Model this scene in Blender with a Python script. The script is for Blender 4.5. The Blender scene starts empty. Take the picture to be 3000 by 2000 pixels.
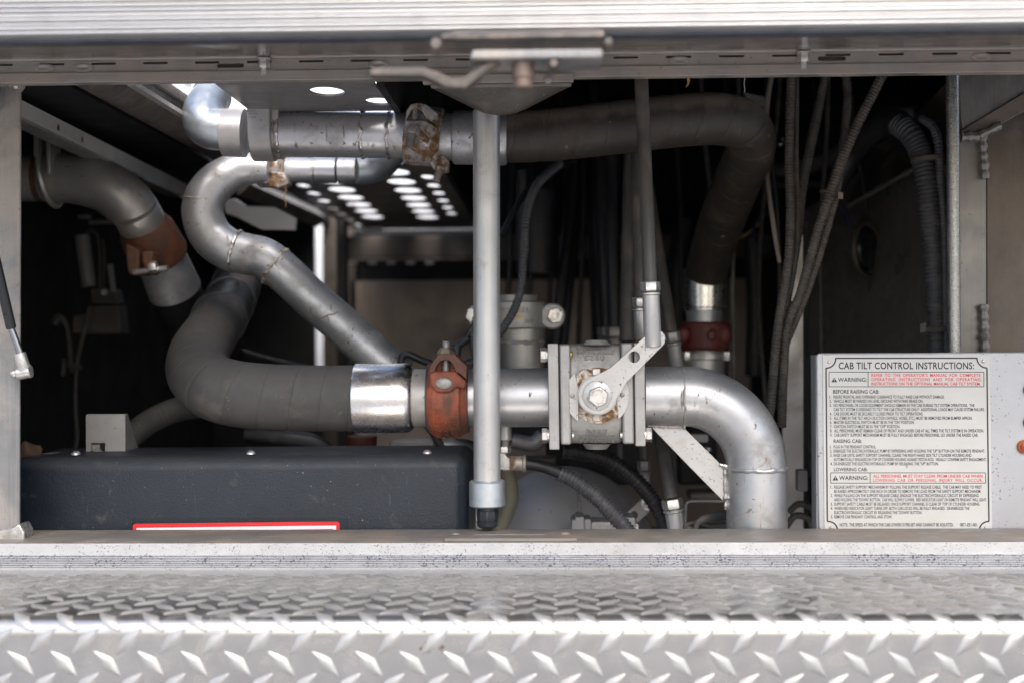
import bpy, bmesh, math, random
from mathutils import Vector, Matrix, noise as mnoise
from mathutils.geometry import delaunay_2d_cdt
random.seed(7)
R = math.radians
scene = bpy.context.scene
COL = scene.collection
PI = math.pi

# ------------------------------------------------------------------ camera
FPX = 3800.0                       # focal length measured in pixels of the 3000 px wide photograph
CAM = Vector((0.0, 0.0, 0.9))
YAW, ROLL = R(1.6), R(0.334)
fwd = Vector((-math.sin(YAW), math.cos(YAW), 0.0))
r0 = Vector((math.cos(YAW), math.sin(YAW), 0.0))
u0 = Vector((0, 0, 1))
cr = r0 * math.cos(ROLL) - u0 * math.sin(ROLL)
cu = u0 * math.cos(ROLL) + r0 * math.sin(ROLL)
cam_data = bpy.data.cameras.new("camera")
cam = bpy.data.objects.new("camera", cam_data)
COL.objects.link(cam)
cam.matrix_world = Matrix(((cr.x, cu.x, -fwd.x, CAM.x), (cr.y, cu.y, -fwd.y, CAM.y), (cr.z, cu.z, -fwd.z, CAM.z), (0, 0, 0, 1)))
cam_data.sensor_width = 36.0
cam_data.lens = 36.0 * FPX / 3000.0
cam_data.clip_start = 0.02
cam_data.clip_end = 500
cam_data.dof.use_dof = True
cam_data.dof.focus_distance = 1.60
cam_data.dof.aperture_fstop = 3.2
scene.camera = cam

# ------------------------------------------------------------------ sky, sun, exposure
SUN_EL, SUN_AZ = 48.0, 12.0        # azimuth: degrees to the right of straight behind the camera
w = bpy.data.worlds.new("World")
scene.world = w
w.use_nodes = True
nt = w.node_tree
bg = nt.nodes["Background"]
sky = nt.nodes.new("ShaderNodeTexSky")
sky.sky_type = 'NISHITA'
sky.sun_disc = False
sky.sun_elevation = R(SUN_EL)
sdir = Vector((math.sin(R(SUN_AZ)) * math.cos(R(SUN_EL)), -math.cos(R(SUN_AZ)) * math.cos(R(SUN_EL)), math.sin(R(SUN_EL))))
sky.sun_rotation = math.atan2(sdir.x, sdir.y)
sky.air_density = 1.0
sky.dust_density = 3.2
sky.ozone_density = 1.0
nt.links.new(sky.outputs[0], bg.inputs[0])
bg.inputs[1].default_value = 0.15
sun_data = bpy.data.lights.new("sun", 'SUN')
sun = bpy.data.objects.new("sun", sun_data)
COL.objects.link(sun)
sun_data.energy = 0.9
sun_data.angle = R(40)
sun_data.color = (1.0, 0.985, 0.965)
sun.rotation_euler = sdir.to_track_quat('Z', 'Y').to_euler()
sun.location = (0, -3, 5)
scene.view_settings.view_transform = 'Standard'
scene.view_settings.look = 'None'
scene.view_settings.gamma = 1.0
scene.view_settings.exposure = 1.17
scene.cycles.use_denoising = True
scene.cycles.max_bounces = 8
scene.cycles.diffuse_bounces = 5
scene.cycles.glossy_bounces = 5

# ------------------------------------------------------------------ pixel -> world on the plane y = d
def P(px, py, d):
    v = fwd + cr * ((px - 1500.0) / FPX) + cu * ((1000.0 - py) / FPX)
    return CAM + v * (d / v.y)
def S(px, d):
    return px * d / FPX
def ZC(py, d):
    return P(1500, py, d).z

# ------------------------------------------------------------------ mesh builder
class MB:
    def __init__(self):
        self.v = []; self.f = []; self.sm = []
    def add(self, verts, faces, smooth=True):
        o = len(self.v)
        self.v.extend([Vector(a) for a in verts])
        for f in faces:
            self.f.append([o + i for i in f]); self.sm.append(smooth)
        return self
    def box(self, a, b):
        x0, y0, z0 = a; x1, y1, z1 = b
        vs = [(x0,y0,z0),(x1,y0,z0),(x1,y1,z0),(x0,y1,z0),(x0,y0,z1),(x1,y0,z1),(x1,y1,z1),(x0,y1,z1)]
        return self.add(vs, [(0,3,2,1),(4,5,6,7),(0,1,5,4),(1,2,6,5),(2,3,7,6),(3,0,4,7)], False)
    def obox(self, c, ax, ay, az):
        c = Vector(c); vs = []
        for k in (-1, 1):
            for (i, j) in ((-1,-1),(1,-1),(1,1),(-1,1)):
                vs.append(c + ax*i + ay*j + az*k)
        return self.add(vs, [(0,3,2,1),(4,5,6,7),(0,1,5,4),(1,2,6,5),(2,3,7,6),(3,0,4,7)], False)
    def prism(self, pts, off, smooth=False):
        pts = [Vector(p) for p in pts]; n = len(pts); off = Vector(off)
        vs = pts + [p + off for p in pts]
        fs = [tuple(range(n))[::-1], tuple(range(n, 2*n))]
        for i in range(n):
            j = (i+1) % n
            fs.append((i, j, n+j, n+i))
        return self.add(vs, fs, smooth)
    def lathe(self, o, ax, prof, seg=32, caps=True, smooth=True, ref=None):
        o = Vector(o); ax = Vector(ax).normalized()
        a, b = frame(ax, ref); vs = []; fs = []; n = len(prof)
        for (t, r) in prof:
            for k in range(seg):
                th = 2*PI*k/seg
                vs.append(o + ax*t + (a*math.cos(th) + b*math.sin(th))*r)
        for i in range(n-1):
            for k in range(seg):
                k2 = (k+1) % seg
                fs.append((i*seg+k, i*seg+k2, (i+1)*seg+k2, (i+1)*seg+k))
        if caps:
            fs.append(tuple(range(seg))[::-1]); fs.append(tuple((n-1)*seg+k for k in range(seg)))
        return self.add(vs, fs, smooth)
    def cyl(self, p, q, r, seg=24, r2=None):
        p = Vector(p); q = Vector(q); L = (q-p).length
        return self.lathe(p, q-p, [(0, r), (L, r if r2 is None else r2)], seg)
    def hexn(self, p, q, r, ref=None):
        p = Vector(p); q = Vector(q); L = (q-p).length
        return self.lathe(p, q-p, [(0, r*.93), (L*.1, r), (L*.88, r), (L, r*.9)], 6, smooth=False, ref=ref)
    def sphere(self, c, r, seg=16, sc=(1,1,1)):
        c = Vector(c); vs = []; fs = []; m = seg//2
        for i in range(1, m):
            ph = PI*i/m
            for k in range(seg):
                th = 2*PI*k/seg
                vs.append(c + Vector((math.sin(ph)*math.cos(th)*sc[0], math.sin(ph)*math.sin(th)*sc[1], math.cos(ph)*sc[2]))*r)
        top = len(vs); vs.append(c+Vector((0,0,r*sc[2]))); vs.append(c-Vector((0,0,r*sc[2])))
        for i in range(m-2):
            for k in range(seg):
                k2 = (k+1) % seg
                fs.append((i*seg+k, (i+1)*seg+k, (i+1)*seg+k2, i*seg+k2))
        for k in range(seg):
            k2 = (k+1) % seg
            fs.append((top, k, k2)); fs.append((top+1, (m-2)*seg+k2, (m-2)*seg+k))
        return self.add(vs, fs, True)
    def sweep(self, pts, rad, seg=20, rfun=None, caps=True, closed=False):
        """pts: dense list of points, rad: same-length list of radii; rfun(s, angle) multiplies the radius"""
        n = len(pts); vs = []; fs = []
        T = []
        for i in range(n):
            if closed:
                t = pts[(i+1) % n] - pts[i-1]
            else:
                t = pts[min(i+1, n-1)] - pts[max(i-1, 0)]
            T.append(t.normalized())
        a, b = frame(T[0]); s = 0.0
        for i in range(n):
            if i:
                q = T[i-1].rotation_difference(T[i])
                a = q @ a; b = q @ b
                a = (a - T[i]*a.dot(T[i])).normalized(); b = T[i].cross(a)
                s += (pts[i]-pts[i-1]).length
            for k in range(seg):
                th = 2*PI*k/seg
                rr = rad[i] * (rfun(s, th) if rfun else 1.0)
                vs.append(pts[i] + (a*math.cos(th) + b*math.sin(th))*rr)
        rings = n if closed else n-1
        for i in range(rings):
            i2 = (i+1) % n
            for k in range(seg):
                k2 = (k+1) % seg
                fs.append((i*seg+k, i*seg+k2, i2*seg+k2, i2*seg+k))
        if caps and not closed:
            fs.append(tuple(range(seg))[::-1]); fs.append(tuple((n-1)*seg+k for k in range(seg)))
        return self.add(vs, fs, True)
    def build(self, name, mat, parent=None, bevel=0.0, bseg=2, angle=35, **props):
        off = Vector((0,0,0)); p = parent
        while p is not None:
            off += p.location; p = p.parent
        loc = Vector((0,0,0))
        if parent is None:
            xs = [v.x for v in self.v]; ys = [v.y for v in self.v]; zs = [v.z for v in self.v]
            loc = Vector(((min(xs)+max(xs))/2, (min(ys)+max(ys))/2, min(zs)))
        me = bpy.data.meshes.new(name)
        me.from_pydata([tuple(v - off - loc) for v in self.v], [], self.f)
        me.validate(); me.update()
        bm = bmesh.new(); bm.from_mesh(me)
        bmesh.ops.recalc_face_normals(bm, faces=bm.faces[:])
        bm.to_mesh(me); bm.free()
        me.polygons.foreach_set("use_smooth", [True]*len(me.polygons))
        me.set_sharp_from_angle(angle=R(angle))
        if mat: me.materials.append(mat)
        o = bpy.data.objects.new(name, me); COL.objects.link(o)
        o.location = loc
        if parent is not None: o.parent = parent
        if bevel:
            m = o.modifiers.new("bevel", 'BEVEL'); m.width = bevel; m.segments = bseg; m.limit_method = 'ANGLE'; m.angle_limit = R(40)
            m.harden_normals = False
        for k, val in props.items(): o[k] = val
        return o

def frame(ax, ref=None):
    ax = Vector(ax).normalized()
    if ref is None:
        ref = Vector((0,0,1)) if abs(ax.z) < .9 else Vector((1,0,0))
    a = (Vector(ref) - ax*ax.dot(Vector(ref))).normalized()
    return a, ax.cross(a)

def spline(pts, n):
    """Catmull-Rom through a list of tuples, resampled to n points of even arc length"""
    k = len(pts); dim = len(pts[0])
    if k == 2:
        return [tuple(pts[0][j] + (pts[1][j]-pts[0][j])*i/(n-1) for j in range(dim)) for i in range(n)]
    ext = [tuple(2*pts[0][j]-pts[1][j] for j in range(dim))] + list(pts) + [tuple(2*pts[-1][j]-pts[-2][j] for j in range(dim))]
    dense = []
    for i in range(1, k):
        p0, p1, p2, p3 = ext[i-1], ext[i], ext[i+1], ext[i+2]
        for q in range(40):
            t = q/40
            dense.append(tuple(.5*(2*p1[j] + (p2[j]-p0[j])*t + (2*p0[j]-5*p1[j]+4*p2[j]-p3[j])*t*t + (3*p1[j]-p0[j]-3*p2[j]+p3[j])*t**3) for j in range(dim)))
    dense.append(tuple(pts[-1]))
    L = [0.0]
    for i in range(1, len(dense)):
        L.append(L[-1] + math.sqrt(sum((dense[i][j]-dense[i-1][j])**2 for j in range(3))))
    out = []; c = 0
    for i in range(n):
        t = L[-1]*i/(n-1)
        while c < len(L)-2 and L[c+1] < t: c += 1
        f = 0 if L[c+1] == L[c] else (t-L[c])/(L[c+1]-L[c])
        out.append(tuple(dense[c][j] + (dense[c+1][j]-dense[c][j])*min(f, 1) for j in range(dim)))
    return out

def tube_mb(path, n=60, seg=20, rfun=None, mb=None, caps=True):
    """path entries (px, py, d, r_px)"""
    pts = []
    for (px, py, d, r) in path:
        p = P(px, py, d); pts.append((p.x, p.y, p.z, S(r, d)))
    sp = spline(pts, n)
    mb = mb or MB()
    return mb.sweep([Vector(q[:3]) for q in sp], [q[3] for q in sp], seg, rfun, caps)

def path_len(path):
    L = 0
    for a, b in zip(path, path[1:]):
        L += (P(*a[:3]) - P(*b[:3])).length
    return L

def loom_mb(path, pitch=.0042, depth=.16, seg=14):
    """corrugated split loom: sharp ridges"""
    n = max(30, int(path_len(path)*1.05/pitch*4))
    def rf(s, th):
        ph = (s/pitch) % 1.0
        return 1.0 if ph < .5 else 1.0-depth
    return tube_mb(path, n, seg, rf)

def tag(o, label, cat, group=None):
    o["label"] = label; o["category"] = cat; o["kind"] = "thing"
    if group: o["group"] = group
    return o
def thing(name, label, cat, loc, group=None):
    o = bpy.data.objects.new(name, None); COL.objects.link(o)
    o.location = Vector(loc); o.empty_display_size = .02
    return tag(o, label, cat, group)
def struct(o):
    o["kind"] = "structure"; return o

def copy_part(src, parent, delta):
    o = src.copy(); COL.objects.link(o); o.parent = parent
    o.location = src.location + Vector(delta)
    return o

def plate_mesh(outer, holes, to3, thick, mb=None):
    """flat plate with holes: outer and holes are 2D loops, to3 maps (u, v) to 3D, thick is an offset vector"""
    mb = mb or MB()
    co = [Vector(p) for p in outer]; edges = [(i, (i+1) % len(outer)) for i in range(len(outer))]
    loops = [list(range(len(outer)))]
    faces = [list(range(len(outer)))]
    for h in holes:
        o = len(co); co += [Vector(p) for p in h]
        idx = [o+i for i in range(len(h))]
        edges += [(idx[i], idx[(i+1) % len(h)]) for i in range(len(h))]
        loops.append(idx)
    vs, es, fs, ov, oe, of = delaunay_2d_cdt(co, edges, [], 1, 1e-7)
    def inside(pt, loop):
        c = False; n = len(loop)
        for i in range(n):
            a = loop[i]; b = loop[i-1]
            if (a[1] > pt[1]) != (b[1] > pt[1]) and pt[0] < (b[0]-a[0])*(pt[1]-a[1])/(b[1]-a[1]) + a[0]:
                c = not c
        return c
    keep = []
    for f in fs:
        c = sum((vs[i] for i in f), Vector((0,0)))/len(f)
        if inside(c, outer) and not any(inside(c, h) for h in holes): keep.append(f)
    th = Vector(thick); n = len(vs)
    v3 = [Vector(to3(*v)) for v in vs]
    allv = v3 + [v + th for v in v3]
    F = [tuple(f) for f in keep] + [tuple(n+i for i in reversed(f)) for f in keep]
    mb.add(allv, F, False)
    def wall(loop):
        m = len(loop); b3 = [Vector(to3(*p)) for p in loop]
        mb.add(b3 + [p+th for p in b3], [(i, (i+1) % m, m+(i+1) % m, m+i) for i in range(m)], True)
    wall(outer)
    for h in holes: wall(h)
    return mb

def circ(cx, cy, r, n=24, a0=0, sx=1, sy=1):
    return [(cx + r*sx*math.cos(a0+2*PI*k/n), cy + r*sy*math.sin(a0+2*PI*k/n)) for k in range(n)]
def rrect(x0, y0, x1, y1, r, n=5):
    out = []
    for (cx, cy, a) in ((x1-r, y1-r, 0), (x0+r, y1-r, 90), (x0+r, y0+r, 180), (x1-r, y0+r, 270)):
        for k in range(n+1):
            th = R(a + 90*k/n); out.append((cx + r*math.cos(th), cy + r*math.sin(th)))
    return out

def text_mb(s, extrude=0.0, spc=1.0, spw=1.0, bold=0.0):
    """a text as a mesh in its own xy plane, scaled so that it fills (0..1, 0..1) using its cap height"""
    c = bpy.data.curves.new("lettering", 'FONT'); c.body = s; c.size = 1.0; c.extrude = 0.0
    c.space_character = spc; c.space_word = spw; c.resolution_u = 3; c.offset = bold
    o = bpy.data.objects.new("lettering", c); COL.objects.link(o)
    dg = bpy.context.evaluated_depsgraph_get()
    me = bpy.data.meshes.new_from_object(o.evaluated_get(dg))
    bpy.data.objects.remove(o); bpy.data.curves.remove(c)
    vs = [v.co.copy() for v in me.vertices]; fs = [tuple(p.vertices) for p in me.polygons]
    bpy.data.meshes.remove(me)
    if not vs: return [], []
    x0 = min(v.x for v in vs); x1 = max(v.x for v in vs)
    cap = CAPH
    return [(( v.x-x0)/(x1-x0), v.y/cap) for v in vs], fs
CAPH = 1.0
def _cap():
    global CAPH
    v, f = text_mb("H"); CAPH = max(q[1] for q in v)
_cap()
def put_text(mb, s, o, ux, uy, nrm=None, depth=0.0, spc=1.0, spw=1.0, bold=0.0):
    """o = lower left corner, ux = full width vector, uy = cap height vector; raised by depth along nrm"""
    v, f = text_mb(s, spc=spc, spw=spw, bold=bold)
    o = Vector(o)
    if depth <= 0:
        mb.add([o + ux*a + uy*b for a, b in v], f, False)
    else:
        n = len(v); k = Vector(nrm)*depth
        # front face and side walls from boundary edges
        cnt = {}
        for q in f:
            for i in range(len(q)):
                e = (q[i], q[(i+1) % len(q)]); cnt[frozenset(e)] = cnt.get(frozenset(e), 0)+1
        sides = []
        for q in f:
            for i in range(len(q)):
                a, b = q[i], q[(i+1) % len(q)]
                if cnt[frozenset((a, b))] == 1: sides.append((a, b, n+b, n+a))
        base = [o + ux*a + uy*b for a, b in v]
        mb.add(base + [p + k for p in base], [tuple(n+i for i in q) for q in f] + sides, False)
    return mb

def weld_mb(pts, r, mb=None, closed=False, lump=.35, seed=0, seg=8):
    """a lumpy weld bead along dense points"""
    mb = mb or MB()
    n = len(pts); rad = []
    for i in range(n):
        rad.append(r*(1 + lump*math.sin(i*1.25 + seed)*.45 + lump*mnoise.noise(Vector((i*.35, seed*3.1, 0)))))
    return mb.sweep([Vector(p) for p in pts], rad, seg, None, True, closed)
def ring_pts(c, ax, r, n=72, ref=None, wob=.0, seed=0):
    a, b = frame(ax, ref); c = Vector(c); ax = Vector(ax).normalized()
    return [c + (a*math.cos(2*PI*k/n) + b*math.sin(2*PI*k/n))*r + ax*wob*mnoise.noise(Vector((k*.3, seed, 1))) for k in range(n)]
def bolt_thread(mb, p, q, r, pitch=.0016, seg=14):
    p = Vector(p); q = Vector(q); L = (q-p).length; prof = []; t = 0
    while t < L - pitch:
        prof += [(t, r), (t+pitch*.35, r), (t+pitch*.5, r*.84), (t+pitch*.85, r*.84)]; t += pitch
    prof += [(t, r), (L-.0006, r), (L, r*.85)]
    return mb.lathe(p, q-p, prof, seg)
# ------------------------------------------------------------------ procedural materials
def mat(name, base, rough=.45, metal=0.0, var=.12, vscale=30, rvar=.12, dirt=None, specks=None, rust=None, grain=None,
        bump=0.0, bscale=400, spec=.5, coat=0.0, topdust=None, drips=None):
    """dirt=(colour, amount, scale, roughness)  specks=(colour, density, scale)  rust=(colour, amount, scale)
    grain=(axis, strength): fine brushed lines running along the axis"""
    m = bpy.data.materials.new(name); m.use_nodes = True
    N = m.node_tree.nodes; L = m.node_tree.links
    b = N["Principled BSDF"]
    geo = N.new("ShaderNodeNewGeometry"); pos = geo.outputs["Position"]
    def noise(scale, detail=4, rough=.55, vec=None, dist=0):
        n = N.new("ShaderNodeTexNoise"); n.inputs["Scale"].default_value = scale; n.inputs["Detail"].default_value = detail
        n.inputs["Roughness"].default_value = rough; n.inputs["Distortion"].default_value = dist
        L.new(vec or pos, n.inputs["Vector"]); return n.outputs[0]
    def ramp(v, a, bb, lo=0.0, hi=1.0):
        r = N.new("ShaderNodeMapRange"); r.inputs[1].default_value = a; r.inputs[2].default_value = bb
        r.inputs[3].default_value = lo; r.inputs[4].default_value = hi; r.interpolation_type = 'SMOOTHSTEP'
        L.new(v, r.inputs[0]); return r.outputs[0]
    def mix(f, c1, c2):
        x = N.new("ShaderNodeMix"); x.data_type = 'RGBA'
        L.new(f, x.inputs[0])
        for s, c in ((6, c1), (7, c2)):
            if isinstance(c, tuple): x.inputs[s].default_value = (*c, 1)
            else: L.new(c, x.inputs[s])
        return x.outputs[2]
    def fmix(f, a, c):
        x = N.new("ShaderNodeMix"); x.data_type = 'FLOAT'
        L.new(f, x.inputs[0])
        for s, v in ((2, a), (3, c)):
            if isinstance(v, (int, float)): x.inputs[s].default_value = v
            else: L.new(v, x.inputs[s])
        return x.outputs[0]
    lo = tuple(c*(1-var) for c in base); hi = tuple(min(1, c*(1+var)) for c in base)
    n1 = noise(vscale, 6, .6)
    col = mix(ramp(n1, .3, .7), lo, hi)
    ro = ramp(noise(vscale*1.7, 5, .6), .3, .7, max(.02, rough-rvar), min(1, rough+rvar))
    me = None
    height = None
    if grain:
        ax, st = grain
        mp = N.new("ShaderNodeMapping"); L.new(pos, mp.inputs[0])
        sc = [420, 420, 420]; sc[ax] = 9
        mp.inputs["Scale"].default_value = sc
        g = noise(1.0, 3, .6, mp.outputs[0])
        col = mix(ramp(g, .35, .65, 0, st), col, tuple(c*.72 for c in base))
        height = g
    metal_v = metal
    if dirt:
        dc, am, ds, dr = dirt
        f = ramp(noise(ds, 7, .65, dist=.4), .62-am*.5, .78-am*.35, 0, min(1, .35+am))
        col = mix(f, col, dc); ro = fmix(f, ro, dr); metal_v = fmix(f, metal_v, metal*.25)
    if topdust:
        sx = N.new("ShaderNodeSeparateXYZ"); L.new(geo.outputs["Normal"], sx.inputs[0])
        nz = N.new("ShaderNodeMath"); nz.operation = 'MULTIPLY_ADD'; L.new(noise(35, 5, .65), nz.inputs[0]); nz.inputs[1].default_value = .9; L.new(sx.outputs[2], nz.inputs[2])
        f = ramp(nz.outputs[0], .55, 1.15, 0, topdust[1])
        col = mix(f, col, topdust[0]); ro = fmix(f, ro, .9); metal_v = fmix(f, metal_v, metal*.4)
    if drips:
        mp2 = N.new("ShaderNodeMapping"); L.new(pos, mp2.inputs[0]); mp2.inputs["Scale"].default_value = (drips[2], drips[2], drips[2]*.09)
        f = ramp(noise(1.0, 3, .5, mp2.outputs[0], .5), .68-drips[1]*.3, .76-drips[1]*.3)
        g3 = ramp(noise(22, 3, .6), .42, .62)
        mu2 = N.new("ShaderNodeMath"); mu2.operation = 'MULTIPLY'; L.new(f, mu2.inputs[0]); L.new(g3, mu2.inputs[1])
        col = mix(mu2.outputs[0], col, drips[0]); ro = fmix(mu2.outputs[0], ro, .8); metal_v = fmix(mu2.outputs[0], metal_v, metal*.4)
    if rust:
        rc, am, rs = rust
        f = ramp(noise(rs, 8, .7, dist=.6), .66-am*.5, .74-am*.4)
        f2 = mix(ramp(noise(rs*5, 4, .6), .35, .65), rc, tuple(c*.45 for c in rc))
        col = mix(f, col, f2); ro = fmix(f, ro, .85); metal_v = fmix(f, metal_v, 0.0)
    if specks:
        sc_, de, ss = specks
        f = ramp(noise(ss, 3, .5, dist=.3), .72-de*.4, .76-de*.4)
        g2 = ramp(noise(ss*.12, 4, .6), .35, .6)
        mu = N.new("ShaderNodeMath"); mu.operation = 'MULTIPLY'; L.new(f, mu.inputs[0]); L.new(g2, mu.inputs[1])
        col = mix(mu.outputs[0], col, sc_); ro = fmix(mu.outputs[0], ro, .8); metal_v = fmix(mu.outputs[0], metal_v, 0.0)
    L.new(col, b.inputs["Base Color"]); L.new(ro, b.inputs["Roughness"])
    if isinstance(metal_v, (int, float)): b.inputs["Metallic"].default_value = metal_v
    else: L.new(metal_v, b.inputs["Metallic"])
    b.inputs["Specular IOR Level"].default_value = spec
    b.inputs["Coat Weight"].default_value = coat
    b.inputs["Coat Roughness"].default_value = .15
    if bump or grain:
        bp = N.new("ShaderNodeBump"); bp.inputs["Distance"].default_value = .001
        h = noise(bscale, 4, .6)
        bp.inputs["Strength"].default_value = bump if bump else .12
        L.new(h if bump else height, bp.inputs["Height"])
        L.new(bp.outputs[0], b.inputs["Normal"])
    return m

DUST = (.30, .25, .20)
M = {}
M['rail'] = mat('polished_aluminium_trim', (.62,.615,.61), .34, .72, .03, 40, .05, dirt=((.45,.43,.40), .05, 25, .5))
M['door_skin'] = mat('brushed_door_skin', (.32,.29,.262), .14, .92, .10, 14, .06, dirt=(DUST, .22, 9, .4), grain=(0, .25))
M['gasket'] = mat('dark_rubber_gasket', (.05,.055,.065), .55, 0, .2, 40)
M['header'] = mat('dusty_aluminium_header', (.35,.325,.295), .42, .6, .14, 22, .1, dirt=((.36,.30,.25), .45, 16, .75), grain=(0, .5), specks=((.13,.11,.10), .12, 260))
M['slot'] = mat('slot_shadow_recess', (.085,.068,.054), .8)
M['post'] = mat('dusty_aluminium_post', (.235,.235,.235), .40, .55, .14, 12, .1, dirt=((.42,.36,.30), .35, 8, .7), grain=(2, .5), specks=((.15,.13,.12), .1, 240))
M['weld'] = mat('weld_bead', (.55,.52,.49), .32, .85, .25, 120, .12, dirt=(DUST, .2, 60, .7))
M['sill'] = mat('oxidised_aluminium_sill', (.36,.36,.36), .55, .15, .05, 30, .1, dirt=((.25,.22,.19), .14, 6, .8), specks=((.13,.135,.15), .31, 520))
M['sill_top'] = mat('grimy_sill_top', (.255,.236,.215), .48, .4, .14, 20, .1, dirt=((.27,.21,.16), .35, 14, .8), grain=(0, .4))
M['ribs'] = mat('worn_ribbed_sill', (.42,.425,.44), .45, .3, .10, 40, .1, specks=((.07,.08,.11), .42, 420), grain=(0, .6))
M['tread'] = mat('treadplate_aluminium', (.475,.462,.445), .20, .91, .06, 26, .05, dirt=((.20,.185,.17), .26, 22, .42))
M['tread_top'] = M['tread']
M['lug'] = mat('treadplate_lug_aluminium', (.38,.373,.362), .40, .5, .12, 40, .06)
M['silver'] = mat('silver_painted_pipe', (.50,.503,.51), .41, .78, .13, 9, .08, dirt=((.22,.19,.16), .30, 16, .65), specks=((.08,.065,.05), .14, 130), drips=((.22,.17,.12), .16, 120), rust=((.22,.14,.08), .07, 26))
M['silver_dull'] = mat('dull_grey_pipe', (.44,.42,.39), .44, .68, .10, 16, .1, dirt=((.30,.25,.20), .30, 12, .7), specks=((.10,.085,.07), .12, 150))
M['rod'] = mat('pale_anodised_tube', (.54,.53,.515), .40, .66, .08, 12, .06, dirt=((.30,.27,.24), .14, 22, .6), grain=(2, .25), specks=((.12,.11,.10), .06, 170))
M['polish'] = mat('polished_ferrule_steel', (.74,.725,.705), .27, 1.0, .05, 40, .05, dirt=((.4,.36,.31), .06, 20, .5))
M['galv'] = mat('galvanised_elbow', (.50,.53,.55), .40, .82, .10, 60, .08, bump=.25, bscale=600)
M['cast'] = mat('grey_cast_valve', (.33,.32,.30), .45, .45, .12, 40, .08, dirt=((.22,.19,.16), .22, 20, .75), bump=.5, bscale=420)
M['cast_light'] = mat('pale_cast_flange', (.38,.37,.355), .44, .5, .08, 30, .1, dirt=((.33,.27,.22), .16, 22, .7), specks=((.16,.11,.08), .14, 200), bump=.15, bscale=420)
M['arm'] = mat('brushed_lever_steel', (.50,.49,.475), .40, .6, .06, 30, .1, specks=((.10,.08,.065), .22, 330), dirt=((.42,.35,.29), .12, 26, .7))
M['bolt'] = mat('zinc_bolt', (.62,.60,.57), .34, .8, .12, 90, .1, dirt=((.35,.29,.23), .2, 60, .7))
M['thread'] = mat('grey_thread', (.33,.31,.29), .5, .6, .15, 90, .1, dirt=((.25,.18,.13), .3, 60, .8))
M['rusty_plate'] = mat('rust_stained_plate', (.60,.53,.45), .5, .45, .12, 60, .1, rust=((.27,.145,.05), .42, 55))
M['rust_clamp'] = mat('rust_streaked_clamp', (.46,.44,.42), .40, .65, .18, 50, .1, dirt=((.22,.14,.08), .18, 34, .7), rust=((.21,.11,.040), .44, 30), bump=.3, bscale=300)
M['red'] = mat('worn_red_coupling', (.29,.068,.028), .52, 0, .25, 50, .1, dirt=((.09,.05,.035), .50, 24, .75), specks=((.09,.05,.04), .18, 230), bump=.55, bscale=260)
M['red_dirty'] = mat('grimy_red_casting', (.15,.052,.030), .6, 0, .3, 60, .1, dirt=((.075,.05,.038), .4, 30, .8), bump=.5, bscale=260)
M['orange'] = mat('faded_orange_coupling', (.155,.052,.022), .6, 0, .22, 40, .1, dirt=((.07,.045,.03), .46, 24, .8), bump=.4, bscale=260)
M['dark_red'] = mat('dark_red_coupling', (.11,.018,.014), .5, 0, .2, 40, .1, dirt=((.08,.045,.035), .3, 26, .75), bump=.3, bscale=260)
M['hose'] = mat('grey_brown_rubber_hose', (.062,.058,.054), .62, 0, .12, 24, .08, dirt=((.15,.13,.11), .16, 18, .85), specks=((.32,.29,.25), .03, 300), bump=.25, bscale=700, topdust=((.13,.118,.105), .40))
M['hose_dark'] = mat('dusty_black_hose', (.038,.031,.025), .52, 0, .15, 24, .08, dirt=((.085,.065,.048), .22, 12, .85), specks=((.26,.20,.15), .05, 130), bump=.3, bscale=500, topdust=((.19,.145,.105), .85), drips=((.15,.125,.10), .14, 150))
M['hose_black'] = mat('black_hose', (.015,.015,.016), .45, 0, .2, 24, .08, dirt=((.08,.07,.06), .15, 18, .8))
M['loom'] = mat('black_split_loom', (.058,.059,.063), .48, 0, .2, 60, .1, dirt=((.13,.115,.10), .26, 40, .8))
M['loom_dusty'] = mat('dusty_brown_loom', (.060,.053,.046), .6, 0, .2, 60, .1, dirt=((.12,.10,.08), .36, 40, .85))
M['plastic'] = mat('blue_black_moulded_plastic', (.0115,.0165,.0255), .42, 0, .14, 14, .06, dirt=((.10,.097,.094), .10, 40, .7), specks=((.36,.34,.31), .02, 320), drips=((.06,.062,.065), .10, 300), bump=.5, bscale=420, spec=.42, topdust=((.075,.072,.070), .30))
M['gland'] = mat('black_cable_gland', (.018,.022,.026), .35, 0, .15, 40)
M['label_red'] = mat('glossy_red_label', (.68,.03,.035), .3, 0, .04, 20, .04)
M['label_white'] = mat('white_label', (.78,.79,.80), .35, 0, .03, 20, .04)
M['sign'] = mat('cream_sign_enamel', (.54,.53,.495), .42, 0, .04, 16, .06, dirt=((.50,.45,.38), .07, 12, .6), specks=((.22,.19,.16), .03, 130))
M['ink'] = mat('navy_sign_ink', (.018,.024,.036), .5, 0, .1, 40)
M['ink_red'] = mat('red_sign_ink', (.62,.03,.045), .5, 0, .05, 40)
M['panel'] = mat('speckled_aluminium_panel', (.42,.425,.44), .42, .45, .06, 14, .08, specks=((.16,.15,.15), .20, 330))
M['wall_brown'] = mat('brown_grey_sheet', (.10,.083,.069), .38, .6, .12, 9, .1, dirt=((.20,.155,.12), .4, 6, .7), grain=(2, .4))
M['wall_dark'] = mat('dark_brushed_sheet', (.25,.232,.215), .34, .5, .2, 9, .1, grain=(2, .8), dirt=((.10,.09,.08), .4, 9, .7))
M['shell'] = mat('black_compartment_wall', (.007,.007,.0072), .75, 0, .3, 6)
M['shell_brown'] = mat('far_brown_panel', (.44,.37,.31), .5, .3, .12, 5, .1, dirt=((.24,.19,.15), .35, 4, .75), grain=(2, .6))
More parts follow.
